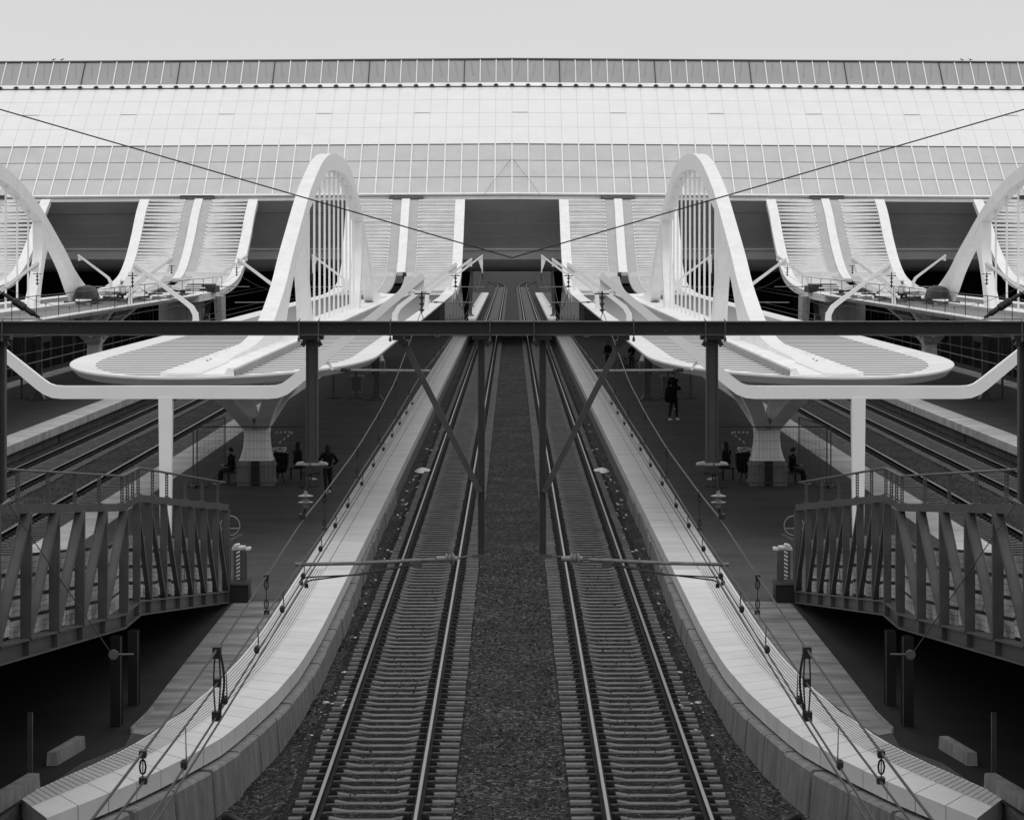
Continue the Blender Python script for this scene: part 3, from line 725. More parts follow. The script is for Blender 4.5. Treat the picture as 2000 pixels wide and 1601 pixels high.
# ------------------------------------------------------------------ overhead line of one track
MESS = [(8,5.46),(15.9,5.38),(19.9,5.39),(23.9,5.44),(28,5.52),(31.3,5.50),(37.9,5.52),(44.1,5.64),(50.4,5.85),(57,6.3),(64.5,6.78)]
def mess(y):
    if y <= 64.5: return interp(MESS, y)
    sp_ = [64.5, 103, 142, 195, 245, 300]
    for a, b in zip(sp_, sp_[1:]):
        if y <= b: t = (y-a)/(b-a); return 6.78-1.15*4*t*(1-t)
    return 6
def aux(y): return interp([(8,5.35),(15.9,5.22),(19.9,5.15),(31.6,5.08),(38,5.12),(50,5.16),(64,5.3),(90,5.15),(300,5.15)], y)
def overhead(x, y0, label, near=True):
    t = empty('overhead_line', (x, 64.5, 5)); tag(t, label, 'overhead line', 'overhead lines above the tracks')
    ys = [y0+i*1.5 for i in range(int((290-y0)/1.5))]
    m = MB(); m.tube([(x, y, mess(y)) for y in ys], .0092, 6); m.build('messenger_wire', WIRE, t)
    m = MB(); m.tube([(x+.01, y, aux(y)) for y in ys], .008, 6); m.build('auxiliary_wire', WIRE, t)
    for d in (-.022, .022):
        m = MB(); m.tube([(x+d+.02, y, 4.9+(.004*(20-y) if y < 20 else 0)) for y in ys], .0085, 6); m.build('contact_wire', WIRE, t)
    dl = ([15.9, 23.9, 31.3, 37.9, 44.1, 50.4, 57] if near else [])+[70+6*k for k in range(12)]
    for y in dl:
        if y < y0: continue
        a, b = mess(y), aux(y); m = MB()
        def loop(zc, h): return [(x, y+.02*math.sin(k*math.pi/4), zc+h*math.cos(k*math.pi/4)) if False else (x+.018*math.sin(k*math.pi/4), y, zc+h*math.cos(k*math.pi/4)) for k in range(9)]
        m.tube([(x, y, a), (x, y, b)], .004, 5)
        m.box(x-.02, x+.02, y-.03, y+.03, a-.025, a+.018); m.box(x-.02, x+.025, y-.03, y+.03, b-.018, b+.02)
        if a-b > .22 or y < 20:
            m.tube(loop(a-.07 if y > 20 else (a+b)/2, .045), .006, 5, False); m.tube(loop(b+.07 if y > 20 else (a+b)/2, .045), .006, 5, False)
        m.build('dropper', WIRE, t)
    if near:
        y = 17.9
        while y < 62:
            m = MB(); b = aux(y); m.tube([(x+.01, y, b), (x+.002, y+.1, 4.93)], .0028, 4); m.tube([(x+.01, y, b), (x+.03, y-.1, 4.93)], .0028, 4)
            m.lathe((x, y, 4.895), [(.012,0),(.024,.02),(.024,.05),(.012,.07)], 8); m.build('contact_clamp', WIRE, t); y += 2.55 if y < 34 else 3.3
        # jumper loops near the camera
        y = 19.9; m = MB()
        for dx_, r, bow in ((-.012, .006, -.012), (.018, .009, .035), (.012, .006, .012)):
            m.tube([(x+dx_+bow*math.sin(k*math.pi/8), y, lerp(mess(y), 4.93, k/8)) for k in range(9)], r, 6)
        m.box(x-.03, x+.03, y-.04, y+.04, mess(y)-.06, mess(y)+.025); m.box(x-.035, x+.03, y-.04, y+.04, 4.87, 4.94); m.box(x-.02, x+.03, y-.03, y+.03, aux(y)-.03, aux(y)+.03)
        m.build('jumper_cable', BLACK, t)

# ------------------------------------------------------------------ the dark gantry right in front
def gantry():
    Y = 28.0; px = lambda u: -(1000-u)*Y/F; pz = lambda v: CAMZ-(v-VH)*Y/F
    t = empty('catenary_gantry', (0, Y, 0), sym=1); tag(t, 'dark steel beam gantry crossing the whole view in front of the canopies', 'gantry')
    zt, zb = pz(627), pz(655)
    m = MB(); X = 9.4; fl = .013
    m.box(-X, X, Y-.07, Y+.07, zt-fl, zt); m.build('top_flange', FLANGE, t, sym=1); m = MB(); m.box(-X, X, Y-.07, Y+.07, zb, zb+fl); m.build('bottom_flange', FLANGE, t, sym=1); m = MB(); m.box(-X, X, Y-.008, Y+.008, zb+fl, zt-fl)
    m.build('beam', STEEL, t, sym=1)
    for sx in (-1, 1):
        m = MB(); m.box(sx*9.4-.12, sx*9.4+.12, Y-.12, Y+.12, -.4, zb-.01); m.build('mast', STEEL, t, sym=1)
        mir = lambda u: sx*(1000-u)*Y/F
        def hpost(u0, u1, v1, name='drop_post'):
            a, b = sorted((mir(u0), mir(u1))); m = MB(); d = b-a
            m.box(a, a+.009, Y+.02, Y+.13, pz(v1), zb-.045); m.box(b-.009, b, Y+.02, Y+.13, pz(v1), zb-.045); m.box(a+.009, b-.009, Y+.07, Y+.08, pz(v1), zb-.045)
            o = m.build(name, mat('post_steel', .05, .5, .15, 3, fine=.15, fscale=60) if 'post_steel' not in bpy.data.materials else bpy.data.materials['post_steel'], t, sym=1)
            c = (a+b)/2; m = MB(); m.box(c-.06-d/2, c+.06+d/2, Y-.04, Y+.14, zb-.044, zb-.001)
            for q in (-1, 1): m.bar((c+q*(d/2+.035), Y+.0, zb-.11), (c+q*(d/2+.0), Y+.0, zb-.045), .045)
            m.build('post_clamp', STEEL, o, sym=1)
            return o, c
        p1, c1 = hpost(597, 620, 905); p2, c2 = hpost(933, 947, 1090); p3, c3 = hpost(-3, 9, 985)
        # clamp hooks round the beam
        for u in (585, 623, 763, 957, 7):
            x = mir(u); m = MB(); m.tube([(x, Y-.09, zb-.05), (x, Y-.09, zt+.005), (x+sx*-.01, Y-.07, zt+.02), (x, Y+.03, zt+.018)], .0065, 6); m.tube([(x, Y-.09, zb-.06), (x, Y-.09, zb-.02)], .014, 6)
            m.build('hook_bolt', FLANGE, t, sym=1)
        m = MB()
        for u, v in ((89, 634), (66, 635), (115, 636), (138, 637), (645, 641), (700, 646)): m.lathe((mir(u), Y-.0085, pz(v)), [(.014,-.006),(.011,-.012)], 8, 'y')
        m.build('bolt', STEELM, t, sym=1)
        m = MB(); m.bar((mir(786), Y+.04, pz(664)), (mir(938), Y+.04, pz(962)), .062, .03, up=(0,1,0)); br = m.build('brace', mat('post_steel2', .05, .5, .15, 3, fine=.1) if 'post_steel2' not in bpy.data.materials else bpy.data.materials['post_steel2'], t, sym=1)
        m = MB(); m.box(mir(780)-.07, mir(780)+.05, Y-.05, Y+.12, zb-.05, zb-.002); m.box(mir(788)-.05, mir(788)+.05, Y-.03, Y+.1, zb-.09, zb-.05); m.build('brace_clamp', STEEL, br, sym=1)
        # plates and wings at the feet of the posts
        m = MB(); m.box(c1-.165, c1+.165, Y-.01, Y+.12, pz(909), pz(906))
        for q in (-1, 1): m.hexa([(c1+q*.165,Y-.02,pz(907)),(c1+q*.08,Y-.02,pz(907)),(c1+q*.08,Y+.06,pz(907)),(c1+q*.165,Y+.06,pz(907))],[(c1+q*.15,Y-.015,pz(903)),(c1+q*.08,Y-.015,pz(901)),(c1+q*.08,Y+.05,pz(901)),(c1+q*.15,Y+.05,pz(903))])
        m.box(c1-.0,c1+.001,Y,Y+.01,pz(908),pz(906)); m.build('foot_plate', STEELL, p1, sym=1)
        m = MB(); m.box(c2-.1, c2+.1, Y-.0, Y+.018, pz(1089), pz(1083)); m.build('foot_plate', STEELM, p2, sym=1)
        # suspension insulator
        sxx = mir(597)
        m = MB(); m.tube([(mir(606), Y, pz(905)), (mir(601), Y, pz(945)), (sxx, Y, pz(960))], .012, 6); m.tube([(mir(612), Y, pz(912)), (mir(607), Y, pz(940))], .009, 6)
        m.box(mir(604)-.04, mir(604)+.04, Y-.03, Y+.03, pz(925), pz(910)); m.build('suspension_link', WIRE, t, sym=1); m = MB(); m.tube([(mir(596), Y, pz(990)), (mir(591), Y, pz(1010))], .018, 8); m.box(mir(591)-.03, mir(591)+.03, Y-.05, Y+.05, pz(1014), pz(1003))
        m.build('wire_clamp', WIRE, t, sym=1)
        m = MB(); c = (mir(597), Y, pz(992)); H = .18
        m.lathe(c, [(.02,0),(.028,.02),(.028,.045),(.03,.055),(.06,.052),(.076,.056),(.077,.062),(.04,.072),(.028,.08),(.028,.12),(.06,.117),(.078,.121),(.08,.127),(.04,.138),(.02,.145),(.015,.18)], 18); m.build('insulator', INSUL, t, sym=1)
        # registration tube, steady arms
        m = MB(); m.tube([(mir(577), Y, pz(1102)), (mir(700), Y, pz(1099.5)), (mir(850), Y, pz(1092.5))], .0195, 10); m.tube([(mir(577), Y, pz(1102)), (mir(595), Y, pz(1101.6))], .022, 10); rt = m.build('registration_tube', TUBEM, t, sym=1)
        m = MB(); xx = mir(878); q = -sx
        m.lathe((xx-.075, Y, pz(1091)), [(.028,-.06),(.03,0),(.032,.03),(.065,.045),(.03,.06),(.05,.085),(.03,.095),(.07,.11),(.03,.13),(.028,.16)], 14, 'x'); m.build('tube_insulator', INSUL, rt, sym=1)
        m = MB(); m.tube([(mir(895), Y, pz(1090)), (mir(920), Y, pz(1085))], .012, 6); m.box(min(mir(806), mir(824)), max(mir(806), mir(824)), Y-.04, Y+.04, pz(1108), pz(1094)); m.build('tube_clamp', STEELM, rt, sym=1)
        for u0, u1, v1, dy in ((588, 812, 1136, 0), (598, 806, 1142, .03)):
            m = MB(); m.tube([(mir(u1), Y+dy, pz(1102)), (mir(u1-110), Y+dy, pz(1122)), (mir(u0+10), Y+dy, pz(v1-9)), (mir(u0), Y+dy, pz(v1-5)), (mir(u0), Y+dy, pz(v1+3))], .0085, 6); m.box(mir(u0)-.018, mir(u0)+.018, Y+dy-.03, Y+dy+.03, pz(v1+6), pz(v1-2)); m.build('steady_arm', BLACK, rt, sym=1)
        # thick insulated stay at the edge of the view
        m = MB(); a = Vector((mir(-60), Y, pz(530))); b = Vector((mir(78), Y, pz(621)))
        pr = [(0,.008),(.45,.008),(.5,.02),(.62,.022),(.64,.04),(.78,.042),(.8,.028),(.9,.032),(.93,.02),(1,.012)]
        m.tube([a.lerp(b, f) for f, r in pr], [r for f, r in pr], 10); m.build('insulated_stay', STEEL, t, sym=1)
        # guy wire down to the pulley below the ramp
        g = MB(); g.tube([(mir(17), Y, pz(985)), (mir(215), Y, pz(1272))], .006, 6); g.build('guy_wire', WIRE, t, sym=1)
        m = MB(); m.lathe((mir(222), Y, pz(1278)), [(.048,-.02),(.052,-.014),(.03,0),(.052,.014),(.048,.02)], 16, 'y'); m.tube([(mir(222), Y, pz(1278)), (mir(258), Y+.1, pz(1280))], .012, 6); m.build('pulley', RAMPS, t, sym=1)
        m = MB(); m.tube([(mir(6), Y, pz(985)), (mir(14), Y, pz(980)), (mir(20), Y, pz(976))], [.014,.02,.014], 8); m.build('wire_eye', STEELL, t, sym=1)
        # span rope rising away from the middle
    m = MB(); m.tube([(-9.4, Y+2, CAMZ+(480-(-220))*30/F), (px(0)*30/28, Y+2, CAMZ+(480-214)*30/F), (0, Y+2, CAMZ+(480-503.5)*30/F), (-px(0)*30/28, Y+2, CAMZ+(480-214)*30/F), (9.4, Y+2, CAMZ+(480-(-220))*30/F)], .0085, 6)
    tag(m.build('span_cable', WIRE, sym=1), 'thick dark cable hanging in a wide V in front of the white hall roof', 'cable')
    m = MB(); m.tube([(-56*228/F, 227.3, CAMZ+97*227/F), (-40*228/F, 228.5, CAMZ+120*229/F), (0, 233, CAMZ+172*233/F)], .014, 5); m.tube([(56*228/F, 227.3, CAMZ+97*227/F), (40*228/F, 228.5, CAMZ+120*229/F), (0, 233, CAMZ+172*233/F)], .014, 5)
    tag(m.build('roof_cable', GREYP, sym=1), 'thin cable peaked on the glazing above the central opening of the hall', 'cable')

# ------------------------------------------------------------------ stair ramp with lattice side
def access_ramp():
    t = empty('access_ramp', (-6.5, 48, .55)); tag(t, f'dark steel ramp bridge with lattice side and pale boards, {side()} of the tracks', 'ramp')
    path = [(59.0,-6.22,.58),(47.9,-6.62,1.82),(46.2,-6.66,1.82),(36,-6.84,2.78),(24,-7.0,3.9)]
    H = 2.14
    def at(y, z_add):
        for (a, xa, za), (b, xb, zb) in zip(path, path[1:]):
            if b <= y <= a: f = (a-y)/(a-b); return Vector((lerp(xa, xb, f), y, lerp(za, zb, f)+z_add))
    ys = [p[0] for p in path]
    def chord(z0, z1, x0, x1):
        m = MB(); m.loft([[(x+x0, y, z+z0), (x+x1, y, z+z0), (x+x1, y, z+z1), (x+x0, y, z+z1)] for y, x, z in path]); return m
    m = chord(H-.13, H, -.1, .03); m.box(-6.22-.1, -6.22+.035, 58.95, 59.06, .6, .58+H); m.build('top_chord', RAMPS, t)
    m = chord(.0, .025, -.16, .06)
    m.loft([[(x-.16,y,z+.235),(x+.06,y,z+.235),(x+.06,y,z+.26),(x-.16,y,z+.26)] for y, x, z in path])
    m.loft([[(x-.06,y,z+.02),(x-.03,y,z+.02),(x-.03,y,z+.24),(x-.06,y,z+.24)] for y, x, z in path]); bc = m.build('bottom_chord', RAMPS, t)
    # deck, and a far skirt added to keep the space below dark
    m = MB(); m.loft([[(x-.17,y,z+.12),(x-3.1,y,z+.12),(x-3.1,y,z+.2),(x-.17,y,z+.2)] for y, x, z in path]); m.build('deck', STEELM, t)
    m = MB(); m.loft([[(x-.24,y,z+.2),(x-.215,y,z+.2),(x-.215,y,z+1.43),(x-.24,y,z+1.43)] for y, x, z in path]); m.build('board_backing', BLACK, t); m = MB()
    m.loft([[(x-3.15,y,.54),(x-3.1,y,.54),(x-3.1,y,z+.5),(x-3.15,y,z+.5)] for y, x, z in path]); m.build('shade_skirt', BLACK, t)
    # posts and diagonals
    far = [58.95-1.665*k for k in range(0, 7)]+[47.7]; near = [46.35-2.12*k for k in range(0, 10)]
    def hsec(p, q, name='lattice_post', w_=.14, d=.10):
        m = MB(); p = Vector(p); q = Vector(q)
        m.bar(p, q, w_, .012, up=(0,1,0)); 
        ax = Vector((w_/2, 0, 0)); 
        for s_ in (-1, 1): m.bar(p+ax*s_+Vector((0,d/2,0)), q+ax*s_+Vector((0,d/2,0)), .014, d, up=(0,1,0))
        return m.build(name, RAMPS, t)
    for i, y in enumerate(far):
        p = at(y, .26); q = at(y, H-.13); hsec(p, q, w_=.115)
        if i < len(far)-1: y2 = far[i+1]; a = at(y, H-.13); b = at(y2, .26); a, b = at(y2, H-.13), at(y, .26); hsec(b+Vector((.004,0,0)), a+Vector((.004,0,0)), 'diagonal', .07)
    for i, y in enumerate(near):
        p = at(y, .26); q = at(y, H-.13); hsec(p, q)
        if i < len(near)-1: y2 = near[i+1]; a = at(y, H-.13); b = at(y2, .26); hsec(a+Vector((.004,0,0)), b+Vector((.004,0,0)), 'diagonal', .13)
    for y in far+near:
        p = at(y, 0); m = MB(); m.box(p.x-.03, p.x+.055, y-.02, y+.02, p.z+.025, p.z+.235); m.build('stiffener', RAMPS, bc)
    # stepped boards behind the lattice
    def boards(ya, yb, n):
        m = MB(); rnd = random.Random(4)
        for k in range(n):
            y0, y1 = lerp(ya, yb, k/n), lerp(ya, yb, (k+1)/n); c0, c1 = at(y0, 0), at(y1, 0); st_ = rnd.uniform(-.035, .035)
            for j in range(4):
                z0 = .27+j*.295+st_; dxx = rnd.uniform(-.012, .012)
                for r_ in range(3):
                    m.m = rnd.choice((0,0,1)); za = z0+r_*.08; zc = za+.074
                    m.hexa([(c0.x-.2+dxx,y0-.02,c0.z+za),(c0.x-.17+dxx,y0-.02,c0.z+za),(c1.x-.17+dxx,y1+.02,c1.z+za),(c1.x-.2+dxx,y1+.02,c1.z+za)],[(c0.x-.2+dxx,y0-.02,c0.z+zc),(c0.x-.17+dxx,y0-.02,c0.z+zc),(c1.x-.17+dxx,y1+.02,c1.z+zc),(c1.x-.2+dxx,y1+.02,c1.z+zc)])
        m.build('side_board', [PLANK, mat('plank_board_b', .32, .7, .3, 2) if 'plank_board_b' not in bpy.data.materials else bpy.data.materials['plank_board_b'], BLACK], t)
    boards(58.9, 47.9, 7); boards(47.9, 46.2, 1); boards(46.2, 27, 9)
    # perforated railing on the top chord
    rl = empty('ramp_railing', (-6.5, 48, 3.9)); tag(rl, f'low perforated steel railing on top of the lattice ramp on the {side()}', 'railing')
    def pt(y): return at(y, H)
    m = MB(); pp = [pt(y)+Vector((0,0,.47)) for y in (58.5, 53, 47.9, 46.2, 36, 30)]
    for o in (-.025, .025): m.tube([p+Vector((o,0,0)) for p in pp], .017, 8)
    m.build('handrail', RAMPS, rl)
    for y in (57.6, 55.4, 53.2, 51.0, 49.4, 47.9, 47.3, 46.75, 46.2, 43.9, 41.7, 39.5, 37.3, 35):
        p = pt(y); m = MB(); wd = .055
        m.box(p.x-wd/2, p.x-.012, y-.02, y+.02, p.z, p.z+.46); m.box(p.x+.012, p.x+wd/2, y-.02, y+.02, p.z, p.z+.46)
        for k in range(9): m.box(p.x-.012, p.x+.012, y-.018, y+.018, p.z+.02+k*.05, p.z+.045+k*.05)
        m.box(p.x-.06, p.x+.06, y-.05, y+.05, p.z+.001, p.z+.012); m.build('railing_post', RAMPS, rl)
    # support columns under the landing
    for y in (44.0, 46.0):
        s_ = -6.43; zt = at(y, 0).z-.01; m = MB()
        m.box(s_-.09, s_+.07, y-.09, y-.08, .56, zt); m.box(s_-.09, s_+.09, y+.08, y+.09, .56, zt); m.box(s_-.006, s_+.006, y-.08, y+.08, .56, zt)
        o = m.build('support_column', HOARD, t); m = MB(); m.box(s_+.0705, s_+.09, y-.092, y-.08, .56, zt); m.build('column_flange', STEELM, o)
    # machinery box, striped bollard, ring sign at the foot of the ramp
    m = MB(); m.box(-6.20, -5.76, 59.15, 59.75, .56, .95); m.hexa([(-6.22,59.12,.95),(-5.74,59.12,.95),(-5.74,59.78,.95),(-6.22,59.78,.95)],[(-6.2,59.15,1.0),(-5.76,59.15,1.0),(-5.76,59.75,1.0),(-6.2,59.75,1.0)])
    tag(m.build('utility_box', BLACK), f'black lidded box at the foot of the {side()} lattice ramp', 'box')
    b_ = empty('striped_post', (-6.04, 59.9, .55)); tag(b_, f'short post with slanted warning stripes and crumpled bag behind the black box on the {side()}', 'post')
    m = MB(); m.box(-6.16, -5.86, 59.85, 60.1, .56, 1.62); m.build('post_body', STEELM, b_)
    m = MB()
    for k in range(8): z = .95+k*.085; m.hexa([(-6.10,59.84,z),(-6.02,59.84,z+.04),(-6.02,59.85,z+.04),(-6.10,59.85,z)],[(-6.10,59.84,z+.04),(-6.02,59.84,z+.08),(-6.02,59.85,z+.08),(-6.10,59.85,z+.04)])
    m.build('warning_stripe', LITTER, b_)
    m = MB(); rnd = random.Random(8)
    for k in range(9): x = -6.0+rnd.uniform(-.16, .16); z = 1.68+rnd.uniform(-.05, .05); m.hexa([(x-.06,59.86,z-.03),(x+.06,59.9,z-.02),(x+.05,60.0,z),(x-.05,60.0,z)],[(x-.04,59.86,z+.02),(x+.07,59.9,z+.03),(x+.04,60.0,z+.05),(x-.05,60.0,z+.03)])
    m.build('crumpled_bag', LITTER, b_)
    r_ = empty('ring_sign', (-6.1, 59.6, .55)); tag(r_, f'round ring shaped frame beside the end of the {side()} lattice ramp', 'sign')
    m = MB(); c = (-6.22, 59.7, 2.19); m.tube([(c[0]+.215*math.cos(a*math.pi/14), c[1], c[2]+.215*math.sin(a*math.pi/14)) for a in range(29)], .011, 6, False); m.bar((c[0]-.2,c[1],c[2]-.06),(c[0]+.2,c[1],c[2]-.06),.02,.02); m.build('ring', STEELL, r_)
    m = MB(); m.tube([(c[0],c[1],.56),(c[0],c[1],c[2]-.21)], .02, 8); m.bar((-6.3,59.3,1.85),(-6.0,60.1,1.95),.03); m.tube([(-6.28,59.5,1.8),(-6.0,59.7,2.0)], .014); m.build('stand', STEELM, r_)
    # beams and post lying on the dark floor near the camera
    m = MB(); m.hexa([(-6.99,40.6,.56),(-6.83,40.62,.56),(-6.62,42.0,.56),(-6.78,42.02,.56)],[(-6.98,40.62,.76),(-6.84,40.64,.76),(-6.63,41.98,.76),(-6.77,42.0,.76)])
    tag(m.build('concrete_beam', CONC), f'short concrete beam lying alone on the dark floor below the {side()} ramp', 'beam')
    m = MB(); m.hexa([(-7.35,36.6,.56),(-7.13,36.6,.56),(-6.80,39.0,.56),(-6.99,39.02,.56)],[(-7.33,36.6,.77),(-7.15,36.6,.77),(-6.81,38.98,.77),(-6.97,39.0,.77)])
    tag(m.build('concrete_beam', CONC), f'long concrete beam beside the end of the curved platform edge at the lower {side()} corner', 'beam')
    m = MB(); m.box(-7.165,-7.10,40.0,40.06,.56,1.46); m.box(-7.105,-7.095,39.99,40.07,.56,1.46)
    tag(m.build('marker_post', STEELM), f'thin upright steel post on the dark floor at the lower {side()} edge', 'post')
    m = MB(); m.hexa([(-6.13,43.45,.56),(-6.09,43.45,.56),(-6.02,45.6,.56),(-6.06,45.6,.56)],[(-6.13,43.45,.63),(-6.11,43.45,.63),(-6.04,45.6,.61),(-6.06,45.6,.61)])
    tag(m.build('kerb_plate', CONC), f'thin upright plate along the pavement at the foot of the {side()} ramp columns', 'kerb')

# ------------------------------------------------------------------ people
def skin_body(name, pts, edges, rad, m, parent, root=0, sym=None):
    sg = sym if sym is not None else (1 if S < 0 else -1)
    o0 = ORG[parent.name]
    me = bpy.data.meshes.new(name); me.from_pydata([Vector((p[0]*sg, p[1], p[2]))-o0 for p in pts], edges, [])
    o = bpy.data.objects.new(name, me); COL.objects.link(o)
    sk = o.modifiers.new('skin', 'SKIN'); sk.use_smooth_shade = True
    for i, r in enumerate(rad):
        d = me.skin_vertices[0].data[i]; d.radius = (r, r) if not isinstance(r, tuple) else r; d.use_root = (i == root)
    o.modifiers.new('sub', 'SUBSURF').levels = 1; o.modifiers['sub'].render_levels = 1
    dg = bpy.context.evaluated_depsgraph_get(); e = bpy.data.meshes.new_from_object(o.evaluated_get(dg))
    bpy.data.objects.remove(o); e.name = name
    e.materials.clear(); e.materials.append(m)
    for p in e.polygons: p.use_smooth = True
    o = bpy.data.objects.new(name, e); COL.objects.link(o); o.parent = parent; ORG[o.name] = o0; return o
def person(base, h, face, label, pose='stand', hair='short', top=CLOTHD, legs=CLOTHM, shoes=SHOE, bag=False, arms='down', hat=False, sym=None):
    """base = feet point, face = heading angle (0 looks away from the camera, +y)"""
    t = empty('person', base, sym); tag(t, label, 'person')
    k = h/1.75; ca, sa = math.cos(face), math.sin(face)
    def W(x, y, z): x, y, z = x*k, y*k, z*k; return (base[0]+x*ca-y*sa, base[1]+x*sa+y*ca, base[2]+z)
    if pose == 'sit': hip, kn, an, dz = .48, (.46, .47), (.5, .07), -.45
    hipz = .93 if pose in ('stand', 'walk') else .48
    off = hipz-.93
    P = []; E = []; R = []
    def add(p, r, link=None):
        P.append(W(*p)); R.append(r*k*1.2 if not isinstance(r, tuple) else (r[0]*k*1.22, r[1]*k*1.22))
        if link is not None: E.append((link, len(P)-1))
        return len(P)-1
    lean = .12 if pose == 'crouch' else (.06 if pose == 'sit' else 0)
    pel = add((0,0,.95+off), (.15,.11)); w_ = add((0,lean*.4,1.12+off), (.14,.10), pel); ch = add((0,lean,1.32+off), (.17,.12), w_); nk = add((0,lean*1.3,1.47+off), (.07,.065), ch)
    hd0 = add((0,lean*1.4+.01,1.55+off), .055, nk); 
    legp = []
    for s_ in (-1, 1):
        sh = add((s_*.19,lean*1.1,1.40+off), .062, ch)
        if arms == 'down': el = add((s_*.25,-.03,1.14+off), .047, sh); wr = add((s_*.24,.08,.92+off), .032, el)
        elif arms == 'hips': el = add((s_*.36,-.08,1.16+off), .05, sh); wr = add((s_*.2,.1,1.04+off), .034, el)
        elif arms == 'up' and s_ > 0: el = add((s_*.26,.14,1.28+off), .047, sh); wr = add((s_*.12,.24,1.46+off), .032, el)
        else: el = add((s_*.22,.06,1.13+off), .047, sh); wr = add((s_*.1,.27,1.12+off), .032, el)
    body = skin_body('body', P, E, R, top, t, 0, sym)
    # legs (trousers) as one skinned surface hung from the pelvis
    P2 = [W(0,0,1.03+off)]; R2 = [(.165*k,.125*k)]; E2 = []; feet = []
    for s_ in (-1, 1):
        if pose == 'stand': q = [((s_*.09,0,.86),.085),((s_*.10,.02,.5),.06),((s_*.11,-.02,.1),.042)]; ft = (s_*.11,.06,.04)
        elif pose == 'walk': q = [((s_*.09,0,.86),.085),((s_*.09,s_*.1,.5),.06),((s_*.08,s_*.17-.05,.1),.042)]; ft = (s_*.08,s_*.17+.03,.04)
        elif pose == 'sit': q = [((s_*.1,.1,.49),.085),((s_*.12,.45,.48),.062),((s_*.11,.5,.1),.042)]; ft = (s_*.11,.58,.04)
        else: q = [((s_*.12,.12,.5),.085),((s_*.18,.4,.42),.065),((s_*.14,.2,.1),.045)]; ft = (s_*.14,.28,.04)
        prev = 0
        for p, r in q: P2.append(W(*p)); R2.append(r*k*1.28); E2.append((prev, len(P2)-1)); prev = len(P2)-1
        feet.append(ft)
    skin_body('trousers', P2, E2, R2, legs, t, 0, sym)
    for ft in feet:
        m = MB(); rings = []
        for f_, w1, hh in ((-.11,.035,.06),(-.05,.045,.09),(.03,.045,.07),(.1,.045,.045),(.15,.025,.03)):
            rings.append([W(ft[0]+a*w1, ft[1]+f_, z) for a, z in ((-1,0),(1,0),(.8,hh),(-.8,hh))])
        m.loft(rings); m.build('shoe', shoes, t, smooth=True, sym=sym)
    # head with nose, ears, eyes, mouth
    hc = Vector((0, lean*1.4+.02, 1.645+off)); m = MB(); rings = []
    for z, rx, ry, oy in ((-.115,.03,.035,.03),(-.10,.05,.055,.02),(-.05,.066,.082,.008),(0,.074,.092,0),(.05,.074,.09,-.003),(.09,.055,.068,-.006),(.112,.02,.025,-.008)):
        rings.append([W(hc.x+rx*math.cos(a*math.pi/6), hc.y+oy+ry*math.sin(a*math.pi/6), hc.z+z) for a in range(12)])
    m.loft(rings)
    m.loft([[W(hc.x-.012,hc.y+.085,hc.z+.02),W(hc.x+.012,hc.y+.085,hc.z+.02),W(hc.x,hc.y+.08,hc.z+.02)],[W(hc.x-.016,hc.y+.085,hc.z-.03),W(hc.x+.016,hc.y+.085,hc.z-.03),W(hc.x,hc.y+.118,hc.z-.025)]])
    for s_ in (-1, 1): m.loft([[W(hc.x+s_*.07,hc.y-.015,hc.z-.03),W(hc.x+s_*.07,hc.y+.015,hc.z-.03),W(hc.x+s_*.085,hc.y-.01,hc.z-.02)],[W(hc.x+s_*.07,hc.y-.02,hc.z+.03),W(hc.x+s_*.07,hc.y+.015,hc.z+.03),W(hc.x+s_*.09,hc.y-.015,hc.z+.025)]])
    hd = m.build('head', SKIN, t, smooth=True, sym=sym)
    m = MB()
    for s_ in (-1, 1): m.lathe(W(hc.x+s_*.03,hc.y+.083,hc.z+.018), [(.009*k,-.004),(.009*k,.006)], 6)
    m.add([W(hc.x-.02,hc.y+.089,hc.z-.052),W(hc.x+.02,hc.y+.089,hc.z-.052),W(hc.x+.018,hc.y+.088,hc.z-.062),W(hc.x-.018,hc.y+.088,hc.z-.062)], [(0,1,2,3)]); m.build('face_feature', HAIR, hd, sym=sym)
    # hair
    m = MB(); low = {'short': -.03, 'long': -.38, 'hood': -.13}[hair]; rings = []
    rr = 1.12 if hair != 'hood' else 1.42
    for z, rx, ry, oy in ((low,.075,.05,-.055),(low*.5,.088,.07,-.045),(.0,.084,.088,-.028),(.05,.084,.092,-.018),(.095,.062,.074,-.012),(.125,.02,.025,-.01)):
        rings.append([W(hc.x+rx*rr*math.cos(a*math.pi/6), hc.y+oy*(1 if hair != 'hood' else .6)+ry*rr*math.sin(a*math.pi/6), hc.z+z*(1.1 if hair == 'hood' else 1)) for a in range(12)])
    m.loft(rings); m.build('hair' if hair != 'hood' else 'hood', HAIR if hair != 'hood' else CLOTHD, hd, smooth=True, sym=sym)
    if hat:
        m = MB(); c = W(hc.x, hc.y, hc.z+.03); m.lathe(c, [(.14*k,0),(.135*k,.015),(.11*k,.02),(.105*k,.07),(.07*k,.12),(.02*k,.14)], 12); m.build('hard_hat', LITTER, hd, smooth=True, sym=sym)
    # hands: palm, four fingers and thumb
    for s_ in (-1, 1):
        if arms == 'down': wr = Vector((s_*.24,.08,.92+off)); d = Vector((0,.12,-1)).normalized()
        elif arms == 'hips': wr = Vector((s_*.2,.1,1.04+off)); d = Vector((-s_*.8,.2,-.3)).normalized()
        elif arms == 'up' and s_ > 0: wr = Vector((s_*.12,.24,1.46+off)); d = Vector((-.3,-.2,1)).normalized()
        else: wr = Vector((s_*.1,.27,1.12+off)); d = Vector((-s_*.3,.9,.1)).normalized()
        sd_ = d.cross(Vector((1,0,0))).normalized() if abs(d.x) < .9 else d.cross(Vector((0,0,1))).normalized()
